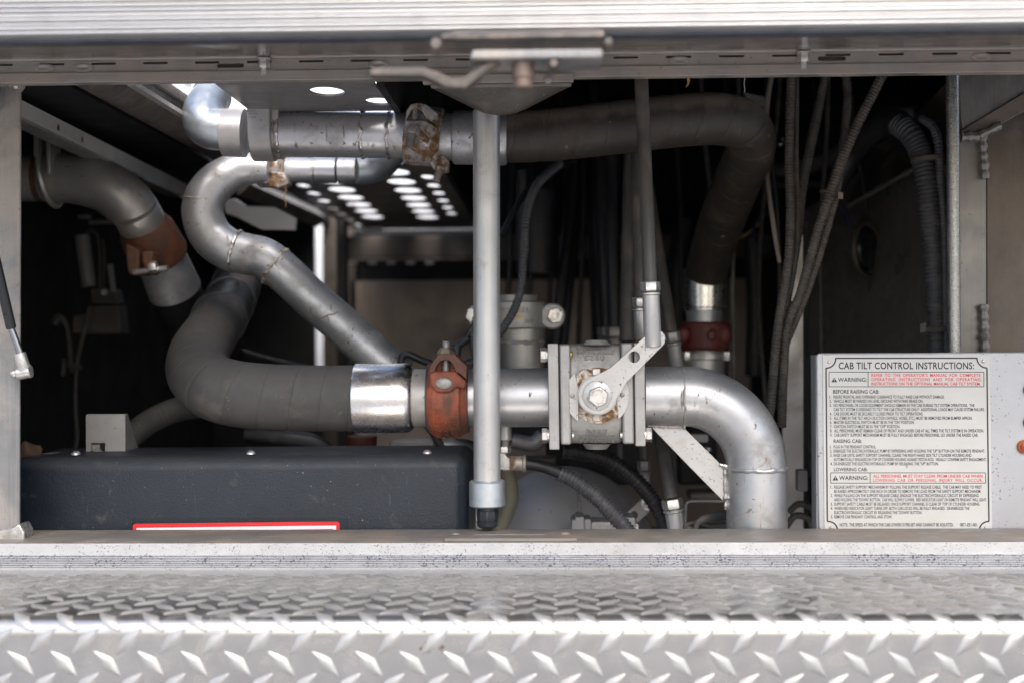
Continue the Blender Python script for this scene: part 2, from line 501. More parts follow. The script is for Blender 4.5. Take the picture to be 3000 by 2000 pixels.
M['frame_dark'] = mat('dark_frame_channel', (.10,.086,.074), .55, .3, .2, 10, .1, dirt=((.20,.155,.12), .3, 7, .8))
M['ceiling'] = mat('grey_perforated_ceiling', (.22,.215,.21), .42, .5, .10, 12, .1, dirt=((.24,.21,.18), .25, 10, .7))
M['pale_rail'] = mat('pale_frame_rail', (.62,.60,.565), .42, .3, .06, 12, .1, dirt=((.40,.34,.28), .2, 9, .7))
M['white_plate'] = mat('sunlit_white_plate', (.80,.81,.82), .4, .2, .05, 20, .1, specks=((.35,.36,.38), .25, 60))
M['right_post'] = mat('dusty_right_post', (.215,.20,.18), .42, .4, .08, 12, .1, dirt=((.28,.23,.19), .2, 9, .7), specks=((.12,.10,.08), .16, 150), grain=(2, .25))
M['pump'] = mat('silver_pump_casing', (.46,.445,.43), .42, .3, .10, 8, .08, dirt=((.22,.19,.16), .32, 7, .7), specks=((.08,.07,.06), .05, 70))
M['olive'] = mat('olive_pipe', (.16,.15,.10), .5, 0, .15, 20, .1)
M['lens'] = mat('speckled_bronze_lamp_dome', (.085,.078,.068), .5, .35, .12, 30, .1, specks=((.30,.27,.23), .16, 420), dirt=((.20,.165,.12), .15, 20, .7))
M['latch'] = mat('worn_latch_steel', (.10,.09,.08), .5, .6, .2, 40, .1, dirt=((.28,.22,.17), .35, 30, .75))
M['brown_leaf'] = mat('dry_leaf', (.30,.15,.06), .7, 0, .2, 60)
M['grit'] = mat('brown_mud', (.10,.06,.035), .9, 0, .3, 60, bump=.6, bscale=120)
M['strut'] = mat('black_strut_cylinder', (.02,.02,.022), .35, 0, .1, 30)
M['chrome'] = mat('strut_rod_chrome', (.35,.36,.38), .22, 1.0, .05, 30, .04)
M['amber'] = mat('orange_button_ring', (.45,.12,.015), .35, 0, .05, 20)
M['red_button'] = mat('dark_red_button', (.32,.03,.03), .35, 0, .1, 20)
M['white_plastic'] = mat('pale_grey_plastic', (.20,.195,.185), .5, 0, .08, 20)
M['blue_wire'] = mat('blue_wire', (.004,.012,.05), .45, 0, .1, 20)
M['brass'] = mat('brass_label', (.40,.29,.12), .45, .6, .15, 60, rust=((.2,.11,.04), .2, 60))
M['concrete'] = mat('concrete_apron', (.37,.362,.352), .85, 0, .12, 2, .05, dirt=((.29,.275,.255), .3, 1.2, .9))
# ------------------------------------------------------------------ ground outside the vehicle
g = MB(); g.box((-40, -40, -.02), (40, 40, 0)); struct(g.build('ground', M['concrete']))

ZT = .9 - .262                      # tread top
# ------------------------------------------------------------------ tread plate step
Rb = .018; YB = 1.464; YF = 1.235; LT = YB - (YF + Rb); LA = Rb*PI/2
def sheet(u, v, h):
    if v <= LT: return Vector((u, YB - v, ZT + h))
    if v <= LT + LA:
        a = (v-LT)/Rb
        return Vector((u, YF + Rb - math.sin(a)*(Rb+h), ZT - Rb + math.cos(a)*(Rb+h)))
    return Vector((u, YF - h, ZT - Rb - (v-LT-LA)))
step = thing('treadplate_step', 'bright diamond treadplate step along the bottom, below the sill', 'step', (0, 1.3, ZT-.07))
vsamp = [0, LT*.5, LT] + [LT + LA*k/10 for k in range(1, 11)] + [LT+LA+.03, LT+LA+.0475]
mb = MB(); X0, X1 = -1.1, 1.1
prof = [sheet(0, v, 0) for v in vsamp]
# rolled lower edge
for k in range(1, 7):
    a = k/6*PI*.55; e = prof[len(vsamp)-1]
    prof.append(Vector((0, e.y + .012*(1-math.cos(a)), e.z - .012*math.sin(a))))
nx = 60
vs = [Vector((X0 + (X1-X0)*i/nx, p.y, p.z + (0.0004*mnoise.noise(Vector((i*.9, j*1.7, 0))) if j < 3 else 0))) for i in range(nx+1) for j, p in enumerate(prof)]
m_ = len(prof)
mb.add(vs, [(i*m_+j, i*m_+j+1, (i+1)*m_+j+1, (i+1)*m_+j) for i in range(nx) for j in range(m_-1)])
mb.build('plate', M['tread'], step, angle=50)
PIT = .0421
LUGS = []
def lug_verts(uc, vc, sgn):
    hl, hw = .0183, .0078; d = Vector((.73, .68*sgn)).normalized()
    pr = Vector((-d.y, d.x)); base = []; top = []; N_ = 12
    for k in range(N_):
        a = 2*PI*k/N_; c, s = math.cos(a), math.sin(a)
        u_ = 1 - abs(((k+6) % N_)/6.0 - 1)*2 if False else c
        wl = math.copysign((1-abs(c))**.82, s) if abs(s) > 1e-6 else 0
        base.append((c*hl, wl*hw)); top.append((c*hl*.84, wl*hw*.55))
    out = []
    for (q, h) in [(b, -.0002) for b in base] + [(t, .0015) for t in top] + [((0, 0), .0018)]:
        w2 = d*q[0] + pr*q[1]
        out.append(sheet(uc + w2.x, vc + w2.y, h))
    fs = [(k, (k+1) % N_, N_+(k+1) % N_, N_+k) for k in range(N_)] + [(N_+k, N_+(k+1) % N_, 2*N_) for k in range(N_)]
    return out, fs
pF = P(60, 1942, YF); vF = LT + LA + (ZT - Rb - pF.z); uF = pF.x
rows = []
for k in range(-9, 3):
    rows.append((vF + k*PIT, uF, 1))
    rows.append((vF + (k-.5)*PIT, uF + PIT*.5, -1))
rows = sorted([r for r in rows if .012 < r[0] < LT+LA+.060], key=lambda r: -r[0])
count = 0; far_lugs = MB()
for (v, u0_, sg) in rows:
    vmax = LT+LA+.045
    proto = None
    y = sheet(0, min(v, vmax), 0).y
    half = y*1500/FPX + .09
    k0 = math.ceil((-half - .035*1 - u0_)/PIT); k1 = math.floor((half - .02 - u0_)/PIT)
    for k in range(k0, k1+1):
        uc = u0_ + k*PIT
        if count < 296:
            if proto is None:
                vv, ff = lug_verts(uc, v, sg); b = MB(); b.add(vv, ff); proto = b.build('lug', M['lug'], step, angle=60); pu = uc
            else:
                copy_part(proto, step, (uc-pu, 0, 0))
            count += 1
        else:
            vv, ff = lug_verts(uc, v, sg); far_lugs.add(vv, ff)
if far_lugs.v:
    far_lugs.build('lug_field', M['lug'], step, angle=60, kind='stuff')

# mud smear on the front face
mud = MB()
for k in range(16):
    t = k/15; c = P(1235 + 60*t + random.uniform(-8, 8), 1905 - 18*abs(math.sin(t*7)) + random.uniform(-9, 9), YF-.0004)
    r = random.uniform(.0006, .0018); mud.sphere(c, r, 8, (1.3, .25, .9))
tag(mud.build('mud_splash', M['grit']), 'small brown mud splash on the bright front face of the treadplate', 'mud')

# ------------------------------------------------------------------ door sill
def extrude_x(prof, x0, x1, name, m, parent, n=1, **kw):
    b = MB(); k = len(prof)
    vs = [Vector((x0+(x1-x0)*i/n, y, z)) for i in range(n+1) for (y, z) in prof]
    b.add(vs, [(i*k+j, i*k+j+1, (i+1)*k+j+1, (i+1)*k+j) for i in range(n) for j in range(k-1)])
    return b.build(name, m, parent, **kw)
zs = .9 - .232
sill = thing('door_sill', 'white oxidised aluminium sill running under the whole opening, above the treadplate', 'sill', (0, 1.54, zs-.03))
extrude_x([(1.62, zs-.05), (1.62, zs-.002), (1.600, zs), (1.502, zs), (1.5005, zs-.0006)], -1.1, 1.1, 'top_face', M['sill_top'], sill, angle=30)
extrude_x([(1.5003, zs-.0006), (1.4995, zs-.0022), (1.4995, zs-.0118), (1.4985, zs-.0136)], -1.1, 1.1, 'front_face', M['sill'], sill)
rib = []
y0, z0, y1, z1 = 1.4985, zs-.0138, 1.4865, zs-.0262
for k in range(7):
    for (t, o) in ((.0, -.0016), (.10, .0007), (.70, .0007), (.84, -.0016)):
        f = (k+t)/7; rib.append((y0+(y1-y0)*f - o*.7, z0+(z1-z0)*f + o*.7))
extrude_x(rib, -1.1, 1.1, 'ribbed_strip', M['ribs'], sill, angle=20)
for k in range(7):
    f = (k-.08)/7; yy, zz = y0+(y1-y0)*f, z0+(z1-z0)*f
    b = MB(); b.obox((0, yy+.0003, zz-.0003), Vector((1.1, 0, 0)), Vector((0, .0003, .0003)), Vector((0, -.0004, .0004))); b.build('groove_darkening', M['ink'], sill)  # near-black strip puts the groove's darkness into the colour
foot = [(1.4868, zs-.0265), (1.4845, zs-.0282)]
for k in range(9):
    a = k/8*PI/2; foot.append((1.4845 - .024*(1-math.cos(a)), zs-.0282 - .0018*math.sin(a)*1.0))
foot += [(1.452, zs-.0300), (1.4485, zs-.0308), (1.4475, zs-.0325)]
extrude_x(foot, -1.1, 1.1, 'foot_flange', M['sill'], sill)
# latch keeper plate lying on the sill
kp = thing('keeper_plate', 'flat slotted latch keeper plate screwed on top of the sill', 'keeper plate', P(1495, 1578, 1.53))
zk = zs + .0004
b = MB(); xa, xb = P(1303, 1580, 1.51).x, P(1690, 1580, 1.51).x
slot = rrect(P(1385, 1570, 1.54).x, 1.535, P(1600, 1570, 1.54).x, 1.541, .0028)
plate_mesh([(xa, 1.508), (xb, 1.508), (xb-.01, 1.556), (xa+.016, 1.556)], [slot], lambda u, v: (u, v, zk), (0, 0, .003), b)
b.build('plate', M['sill_top'], kp, bevel=.0004)
for px in (1335, 1655):
    p = P(px, 1566, 1.55); b = MB(); b.lathe((p.x, 1.545, zk+.003), (0,0,1), [(0, .006), (.001, .0058), (.0022, .003)], 16); b.build('screw', M['sill_top'], kp)
b = MB(); b.box((slot[0][0]-.09, 1.5352, zs+.0002), (slot[0][0]-.002, 1.5408, zs+.0022)); b.build('slider', M['rod'], kp)

# ------------------------------------------------------------------ header above the opening
zh0, zh1, zh2 = ZC(230, 1.5), ZC(199, 1.5), ZC(160, 1.5)
head = thing('door_header', 'dusty grey aluminium header with hinge slots along the top of the opening', 'header', (0, 1.52, zh0))
b = MB(); b.box((-1.1, 1.4965, zh0), (1.1, 1.5125, zh1)); b.build('lower_lip', M['header'], head, bevel=.001)
holes = []; k = 0
xs0 = P(153, 190, 1.5).x
zsl = zh2 - .0052
for k in range(-9, 27):
    x = xs0 + k*.0608; holes.append(rrect(x-.0145, zsl-.0014, x+.0145, zsl+.0014, .0013, 3))
zmid = (zh1+zh2)/2 - .001
for px in (675, 2437):
    x = P(px, 190, 1.5).x; holes.append(rrect(x-.016, zmid-.0030, x+.016, zmid+.0020, .0024, 4))
b = MB(); plate_mesh([(-1.1, zh1), (1.1, zh1), (1.1, zh2), (-1.1, zh2)], holes, lambda u, v: (u, 1.4998, v), (0, .003, 0), b)
b.build('hinge_face', M['header'], head)
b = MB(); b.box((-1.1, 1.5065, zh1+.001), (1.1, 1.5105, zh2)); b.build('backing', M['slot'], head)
for px in (130, 245, 1110, 1990, 2875):
    p = P(px, 205, 1.5); b = MB()
    b.lathe((p.x, 1.4996, zmid-.001), (0, -1, 0), [(0, .0125), (.0008, .0120), (.0016, .0075), (.0008, .005), (.0006, .0)], 22, caps=False)
    o = b.build('countersunk_screw', M['header'], head)
    # elongated dish as seen in the worn hole
    for v in o.data.vertices: v.co.z = (v.co.z - (zmid-.001-head.location.z))*.42 + (zmid-.001-head.location.z)
for px in (775, 2353):
    x = P(px, 190, 1.5).x; zc = zh1 + .002
    b = MB(); b.hexn((x, 1.4975, zc), (x, 1.4975, zc+.0095), .0072); b.cyl((x, 1.4975, zc-.008), (x, 1.4975, zc+.002), .0036); b.lathe((x, 1.4975, zc+.0095), (0,0,1), [(0, .0092), (.0014, .0092)], 20)
    b.build('bolt', M['bolt'], head)

# ------------------------------------------------------------------ lifted door hinged at the header
yh, yd = 1.4965, 1.205
zhin, zdf = ZC(158, 1.4965), ZC(97, 1.205)
door = thing('lifted_door', 'lifted compartment door across the top, polished ribbed trim on its front edge', 'door', (0, yd, zdf))
sl = (zhin-zdf)/(yh-yd)
b = MB(); b.add([(-1.12, yd, zdf), (1.12, yd, zdf), (1.12, yh, zhin), (-1.12, yh, zhin), (-1.12, yd, zdf+.03), (1.12, yd, zdf+.03), (1.12, yh, zhin+.03), (-1.12, yh, zhin+.03)],
   [(0,1,2,3), (4,7,6,5), (0,4,5,1), (1,5,6,2), (2,6,7,3), (3,7,4,0)], False)
b.build('skin_panel', M['door_skin'], door)
b = MB(); b.lathe((-1.1, 1.4975, zhin+.0005), (1, 0, 0), [(0, .0026), (2.2, .0026)], 12); b.build('hinge_pin', M['header'], door)
yr = 1.178
edges_ = [90, 75, 61, 50, 36, 23, 9, -6, -22, -38]
prof = [(1.200, ZC(96, yr)), (1.186, ZC(95, yr)), (1.180, ZC(92.5, yr))]
for a_, b_ in zip(edges_, edges_[1:]):
    za, zb = ZC(a_, yr), ZC(b_, yr)
    bul = .0030 if abs(a_-b_) > 13 else .0016
    gw = S(2.3, yr)
    prof += [(yr + .006, za + .0002), (yr + .006, za + gw - .0002)]
    for k in range(9):
        t = k/8; prof.append((yr - bul*math.sin(t*PI)**.8, za + gw + (zb-za-gw)*t))
prof += [(yr+.002, ZC(-40, yr)+.002), (1.205, ZC(-40, yr)+.003)]
extrude_x(prof, -1.12, 1.12, 'edge_trim', M['rail'], door, angle=50)
b = MB(); b.box((-1.12, 1.1835, ZC(109, 1.186)), (1.12, 1.2025, ZC(95.5, 1.186))); b.build('rubber_seal', M['gasket'], door, bevel=.001)
# latch hung below the door edge
dl = 1.10
lp = MB(); zl0 = P(1500, 116, dl).z
for_ = [(P(1290, 116, dl).x, dl), (P(1770, 116, dl).x, dl), (P(1770, 116, dl).x+.004, 1.190), (P(1330, 116, dl).x, 1.190)]
zl1 = ZC(101, 1.190)
lp.prism([(x, y, zl0 if y < 1.15 else zl1) for x, y in for_], (0, 0, .005)); lt = lp.build('latch', M['latch'], door, bevel=.002)
b = MB(); b.prism([P(1385, 146, 1.096), P(1765, 143, 1.096), P(1765, 170, 1.096), P(1375, 173, 1.096)], (0, .05, 0)); b.build('latch_plate', M['post'], lt, bevel=.0015)
arm = [(1440, 176), (1415, 186), (1385, 205), (1360, 226), (1320, 230), (1285, 212), (1240, 196), (1085, 198), (1082, 222), (1235, 224), (1265, 236), (1305, 258), (1365, 258), (1395, 236), (1425, 205), (1465, 184)]
b = MB(); b.prism([P(x, y, 1.105) for x, y in arm], (0, .018, 0)); b.build('latch_arm', M['latch'], lt, bevel=.0015)
b = MB(); p0_, p1_ = P(1533, 168, 1.112), P(1533, 258, 1.112); b.lathe(p0_, p1_-p0_, [(0, .0100), (.018, .0095), (.019, .0085), ((p1_-p0_).length, .0082)], 20); b.build('latch_pin', mat('rust_tinted_pin', (.17,.125,.10), .5, .5, .2, 40, rust=((.15,.08,.045), .3, 60)), lt)
for (x, y, r, mm) in ((1278, 132, 20, 'latch'), (1782, 125, 14, 'latch'), (1622, 188, 15, 'latch')):
    c = P(x, y, 1.097); b = MB(); b.lathe(c + Vector((0, .02, 0)), (0, -1, 0), [(0, S(r, dl)), (.022, S(r, dl)), (.025, S(r*.7, dl))], 18); b.build('latch_screw', M[mm], lt)

# ------------------------------------------------------------------ door posts
def post_poly(pxs, d, thick, name, m, parent, bevel=.0012):
    b = MB(); b.prism([P(x, y, d) for x, y in pxs], (0, thick, 0)); return b.build(name, m, parent, bevel=bevel)
lpst = thing('left_door_post', 'dusty aluminium post at the far left, behind the gas strut', 'door post', P(0, 1555, 1.54))
post_poly([(-800, 225), (60, 232), (57, 1600), (-800, 1600)], 1.535, .004, 'post', M['post'], lpst)
def weldline(p, q, r, n, seed, d):
    return [P(p[0]+(q[0]-p[0])*k/(n-1), p[1]+(q[1]-p[1])*k/(n-1) + 3*mnoise.noise(Vector((k*.5, seed, 0))), d) for k in range(n)]
b = MB(); weld_mb(weldline((-30, 226), (66, 254), 0, 26, 1, 1.532), S(16, 1.53), b, seed=1); b.build('weld', M['weld'], lpst)
b = MB(); b.prism([P(-40, 1600, 1.531), P(72, 1600, 1.531), P(70, 1557, 1.531), P(56, 1532, 1.531), P(30, 1546, 1.531), P(-40, 1560, 1.531)], (0, .03, 0)); b.build('corner_weld', M['weld'], lpst, bevel=.002)

rp = thing('right_wall', 'brown grey sheet metal side wall with weld beads on the right', 'wall panel', P(2900, 1030, 1.72))
post_poly([(2806, 205), (2889, 205), (2892, 1600), (2812, 1600)], 1.72, .04, 'post', M['right_post'], rp)
post_poly([(2890, 205), (3800, 205), (3800, 1600), (2892, 1600)], 1.735, .02, 'sheet', M['wall_brown'], rp)
post_poly([(2806, 205), (3800, 205), (3800, 270), (2985, 316), (2845, 380), (2822, 380), (2815, 350)], 1.70, .012, 'upper_gusset', M['wall_dark'], rp)
post_poly([(2812, 384), (3000, 272), (3800, 98), (3800, 152), (3000, 327), (2931, 366), (2890, 392), (2812, 402)], 1.695, .02, 'flange', M['wall_brown'], rp)
b = MB(); weld_mb(weldline((2815, 402), (2868, 400), 0, 10, 3, 1.694), S(15, 1.7), b, seed=3); weld_mb(weldline((2868, 398), (2930, 368), 0, 12, 4, 1.690), S(13, 1.7), b, seed=4)
weld_mb(weldline((2878, 392), (2886, 525), 0, 26, 5, 1.712), S(13, 1.7), b, seed=5, lump=.3); b.build('weld', M['right_post'], rp)
b = MB(); weld_mb(weldline((2882, 892), (2888, 1060), 0, 30, 6, 1.712), S(14, 1.7), b, seed=6, lump=.3); b.build('weld', M['right_post'], rp)

# ------------------------------------------------------------------ compartment shell
zc = .9 + .304
def PZ(px, py, z):
    v = fwd + cr*((px-1500.0)/FPX) + cu*((1000.0-py)/FPX)
    return CAM + v*((z-CAM.z)/v.z)
pl = thing('perforated_ceiling', 'grey ceiling plate with rows of round holes showing sky and the added white backdrop', 'ceiling plate', (-.33, 2.4, zc))
holes = []
def ell(c, rx, ry, n=22): return [(c.x + rx*math.cos(2*PI*k/n), c.y + ry*math.sin(2*PI*k/n)) for k in range(n)]
a0 = PZ(1156, 507, zc); a1 = PZ(1252, 638, zc); pit = (a1.y-a0.y)/6
b0 = PZ(1002, 558, zc); b1 = PZ(1091, 637, zc); pitb = (b1.y-b0.y)/4
for k in range(-1, 7): 
    t = k/6; holes.append(ell(Vector((a0.x+(a1.x-a0.x)*t, a0.y+pit*k, 0)), .0275, .052))
for k in range(-4, 5):
    t = k/4; holes.append(ell(Vector((b0.x+(b1.x-b0.x)*t, b0.y+pitb*k, 0)), .0275, .052))
for px, py in ((1253,521),(1270,546),(1285,568),(1298,590),(1311,610),(1322,627),(890,546),(920,569),(950,591),(976,612),(1000,628),(1022,644),(1044,660)):
    holes.append(ell(PZ(px, py, zc), .0135, .035, 14))
for px, py, rx, ry in ((958, 270, .0212, .030), (1112, 299, .0185, .026)):
    holes.append(ell(PZ(px, py, zc), rx, ry, 26))
xl, xr = PZ(632, 248, zc).x, PZ(1093, 240, zc).x
xfl, xfr = PZ(890, 546, zc).x - .05, PZ(1253, 521, zc).x + .035
yend = 3.5
outer = [(xfl, 2.12), (xfr, 2.12), (xfr, yend), (xfl, yend)]
near = [(xl, 1.514), (xr, 1.514), (xr, 1.703), (xl, 1.703)]
near_holes = [h for h in holes if max(q[1] for q in h) < 1.695]; holes = [h for h in holes if min(q[1] for q in h) > 2.13]
# half hole cut in the right edge
c = PZ(1078, 244, zc)
b = MB(); plate_mesh(outer, holes, lambda u, v: (u, v, zc), (0, 0, .003), b)
b.build('plate', M['ceiling'], pl)
b = MB(); plate_mesh(near, near_holes, lambda u, v: (u, v, zc), (0, 0, .003), b); b.build('front_plate', M['ceiling'], pl)

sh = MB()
sh.box((xr+.003, 1.513, .9+.62), (1.0, 3.535, .9+.64)); sh.box((xr+.003, 2.119, .9+.30), (xfr+.012, 2.124, .9+.619)); sh.box((xr+.003, 1.5135, .9+.31), (1.0, 1.5165, .9+.619)); sh.box((xr+.003, 1.517, .9+.30), (xr+.012, 2.119, .9+.619)); sh.box((xfr+.003, 2.12, .9+.30), (xfr+.012, 3.5, .9+.619))            # right ceiling, with added hidden walls that keep stray skylight out
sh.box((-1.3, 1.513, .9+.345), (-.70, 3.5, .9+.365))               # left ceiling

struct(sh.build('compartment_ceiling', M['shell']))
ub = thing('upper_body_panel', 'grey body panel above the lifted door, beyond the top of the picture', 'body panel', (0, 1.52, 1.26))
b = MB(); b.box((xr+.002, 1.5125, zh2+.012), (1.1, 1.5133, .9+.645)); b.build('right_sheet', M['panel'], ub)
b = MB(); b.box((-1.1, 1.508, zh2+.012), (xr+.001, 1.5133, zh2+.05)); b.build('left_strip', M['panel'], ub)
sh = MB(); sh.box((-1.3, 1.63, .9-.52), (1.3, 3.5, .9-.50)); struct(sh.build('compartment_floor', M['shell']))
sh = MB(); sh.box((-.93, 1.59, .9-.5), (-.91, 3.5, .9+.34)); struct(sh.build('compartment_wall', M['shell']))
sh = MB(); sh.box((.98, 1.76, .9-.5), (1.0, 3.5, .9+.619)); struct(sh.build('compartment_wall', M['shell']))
# back wall in pieces, with the tall slit to daylight
DB = 3.5
def bw(x0, y0, x1, y1, name, m, d=DB, th=.02):
    b = MB(); p, q = P(x0, y1, d), P(x1, y0, d); b.box((p.x, d, p.z), (q.x, d+th, q.z)); return b.build(name, m, bevel=0)
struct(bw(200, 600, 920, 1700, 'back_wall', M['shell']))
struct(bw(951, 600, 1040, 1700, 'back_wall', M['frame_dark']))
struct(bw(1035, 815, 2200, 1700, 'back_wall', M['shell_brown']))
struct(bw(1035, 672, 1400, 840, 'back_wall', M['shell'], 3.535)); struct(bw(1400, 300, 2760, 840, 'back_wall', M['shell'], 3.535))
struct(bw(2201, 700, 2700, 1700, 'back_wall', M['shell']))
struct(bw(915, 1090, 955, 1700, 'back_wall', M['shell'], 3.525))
b = MB(); p, q = P(760, 1110, 3.95), P(1420, 560, 3.95); b.box((p.x, 3.95, p.z), (q.x, 3.97, 2.7)); tag(b.build('white_backdrop', M['white_plate']), 'added white backdrop that brightens the tall slit and the ceiling holes', 'panel')  # added outside the back wall to keep slit and holes bright
# ------------------------------------------------------------------ overhead left: rails, duct, bright plate
def run_box(x0, x1, z0, z1, d0, d1, mb): return mb.box((x0, d0, z0), (x1, d1, z1))
q0 = P(62, 293, 1.58)
rail = thing('frame_rail', 'pale grey frame rail with two square holes running back on the upper left', 'frame rail', (q0.x, 1.6, q0.z-.03))
xr_ = q0.x; e0 = P(542, 538, 2.32)
pa, pb_ = P(62, 293, 1.60), P(542, 538, 2.36); pc, pd = P(534, 572, 2.36), P(62, 342, 1.60)
ext = lambda a, b, t: a + (b-a)*t
holes = []
L2 = (pb_-pa); H2 = (pd-pa)
def u2(px, py, t0): return t0
# holes placed along the web: (fraction along, fraction down)
for t in (.175, .30):
    holes.append([(t-.0115, .34), (t+.0115, .34), (t+.0115, .74), (t-.0115, .74)])
def webmap(u, v): return pa + L2*u + (H2*(1-u) + (pc-pb_)*u)*v
b = MB(); plate_mesh([(-.15, 0), (1.02, 0), (1.02, 1), (-.15, 1)], holes, webmap, (-.004, 0, 0), b); b.build('web', M['pale_rail'], rail)
b = MB(); fo = Vector((-.035, 0, .004))
A, B_ = webmap(-.15, 1), webmap(1.02, 1); b.prism([A, B_, B_+fo, A+fo], (0, 0, -.004)); b.build('flange', M['silver_dull'], rail)

xa_, xb_ = P(175, 252, 1.55).x, P(385, 252, 1.55).x
dct = MB()
def ribf(s, th): return 1.0 + .035*math.sin(s*2*PI/.011)
dct.sweep([Vector(((xa_+xb_)/2 - .004, 1.53 + (2.25-1.53)*k/420, .9+.306+(xb_-xa_)*.37)) for k in range(421)], [(xb_-xa_)*.37]*421, 20, ribf)
tag(dct.build('ribbed_duct', M['loom_dusty']), 'dark ribbed duct running back under the roof beside the bright gap', 'duct')
b = MB(); b.box((P(372, 248, 1.514).x, 1.513, .9+.3035), (P(396, 248, 1.514).x, 2.02, .9+.309))
tag(b.build('edge_strip', M['silver_dull']), 'thin grey edge strip along the bright gap in the roof', 'strip')
b = MB(); b.prism([(-.66, 1.97, .9+.346), (-.392, 1.97, .9+.346), (-.392, 2.02, .9+.95), (-.66, 2.02, .9+.95)], (0, .01, 0))
tag(b.build('white_body_plate', M['white_plate']), 'white speckled outer plate seen through the gap at upper left', 'body plate')
b = MB(); b.box((-1.3, 1.513, .9+.318), (xa_-.002, 3.5, .9+.344)); struct(b.build('compartment_ceiling', M['shell']))
b = MB(); b.box((xa_-.004, 1.55, .9+.338), (xb_-.014, 2.2, .9+.342)); struct(b.build('compartment_ceiling', M['shell']))
# white angled bracket behind the S pipe
b = MB(); b.prism([P(655, 585, 2.3), P(690, 583, 2.3), P(722, 605, 2.3), P(805, 607, 2.3), P(868, 640, 2.3), P(865, 675, 2.3), P(765, 673, 2.3), P(700, 640, 2.3), P(660, 625, 2.3)], (0, .012, 0))
tag(b.build('angled_bracket', M['pale_rail'], bevel=.001), 'pale angled bracket seen through the loop of the curved silver pipe', 'bracket')
b = MB(); p, q = P(700, 540, 2.5), P(930, 640, 3.2); b.sweep([p + (q-p)*k/10 for k in range(11)], [.022]*11, 4); tag(b.build('dark_strut', M['frame_dark']), 'dark slanted strut leading to the bright slit in the back wall', 'strut')

# ------------------------------------------------------------------ upper pressure pipe line
D1 = 1.715
ln = thing('upper_pipe', 'upper silver pipe with weld beads running from the block bracket to the rust streaked clamp', 'pipe', P(980, 460, D1))
b = MB(); a = P(778, 392, D1); e = P(1225, 398, D1); b.cyl(a, e, S(67, D1), 40); b.build('barrel', M['silver'], ln)
dirx = (e-a).normalized()
b = MB()
for k in range(5): b.lathe(P(790 + k*7, 392, D1), dirx, [(0, S(67, D1)), (S(3, D1), S(71, D1)), (S(6, D1), S(67, D1))], 36, caps=False)
weld_mb(ring_pts(P(823, 393, D1), dirx, S(68, D1)), S(5, D1), b, True, seed=2); b.build('thread_ring', M['weld'], ln)
b = MB(); weld_mb(ring_pts(P(1064, 395, D1), dirx, S(66, D1), wob=S(9, D1), seed=3), S(6, D1), b, True, lump=.45, seed=5); b.build('weld_bead', M['weld'], ln)
b = MB(); weld_mb(ring_pts(P(1140, 397, D1), dirx, S(66, D1), wob=S(4, D1), seed=8), S(5, D1), b, True, lump=.4, seed=8); b.build('weld_bead', M['weld'], ln)

b = MB(); c0 = P(653, 389, D1); c1 = P(718, 391, D1); b.lathe(c0, c1-c0, [(0, S(62, D1)), (S(3, D1), S(70, D1)), ((c1-c0).length, S(71, D1))], 36)
tag(b.build('pipe_collar', M['cast_light']), 'grey collar between the galvanised elbow and the block bracket', 'collar')
elb = [(672, 381, D1, 61), (640, 380, D1, 61), (612, 374, D1+.003, 62), (596, 352, D1+.01, 62), (598, 322, D1+.025, 60), (610, 298, D1+.04, 57), (622, 283, D1+.055, 55)]
eb = thing('galvanised_elbow', 'galvanised elbow turning up to an open end at upper left', 'pipe elbow', P(600, 440, D1))
tube_mb(elb, 40, 32).build('bend', M['galv'], eb)
ta, tb = P(618, 287, D1+.052), P(630, 262, D1+.075)
b = MB(); b.lathe(ta, tb-ta, [(0, S(55, D1)), (.0006, S(60, D1)), (.004, S(61, D1)), (.006, S(57, D1)), (.012, S(56, D1)), (.0125, S(48, D1))], 32); b.build('rim', M['galv'], eb)

# block bracket clamped round the pipe
bd = 1.66
bw_ = thing('block_bracket', 'thick grey block bracket with rounded lower end hanging over the upper pipe', 'bracket', P(745, 475, bd))
def side_prof(top, c, r, n=14):
    return [(c-r, top)] + [(c - r*math.cos(PI*k/n), None) for k in range(n+1)] + [(c+r, top)]
zb_ = P(745, 392, D1).z; rb_ = S(82, D1); yc_ = D1
ztop = P(745, 262, 1.64).z
prof2 = [(yc_-rb_, ztop)] + [(yc_ - rb_*math.cos(PI*k/20), zb_ - rb_*math.sin(PI*k/20)) for k in range(21)] + [(yc_+rb_, ztop)]
xA, xB = P(714, 400, bd).x, P(781, 400, bd).x
b = MB(); b.prism([(xA, y, z) for y, z in prof2], (xB-xA, 0, 0), True); b.build('block', M['cast_light'], bw_, bevel=.0015, angle=25)
b = MB(); b.prism([(xB, y + (.006 if y > yc_ else .004), z) for y, z in [(yc_ + (y-yc_)*.86, zb_ + (z-zb_)*.9 if z < zb_ else z-.002) for y, z in prof2]], (S(22, bd), 0, 0), True); b.build('side_plate', M['silver_dull'], bw_, bevel=.001, angle=25)
b = MB()
for j in range(7):
    for i in range(4):
        b.sphere((xA + .0015 + i*.0032 + (.0016 if j % 2 else 0), yc_-rb_-.0002, ztop - .004 - j*.0042), .0010, 6)
b.build('knurling', M['cast'], bw_, kind='stuff')
b = MB(); b.hexn(P(805, 300, D1), P(815, 300, D1), .006); b.build('bolt', M['thread'], bw_)

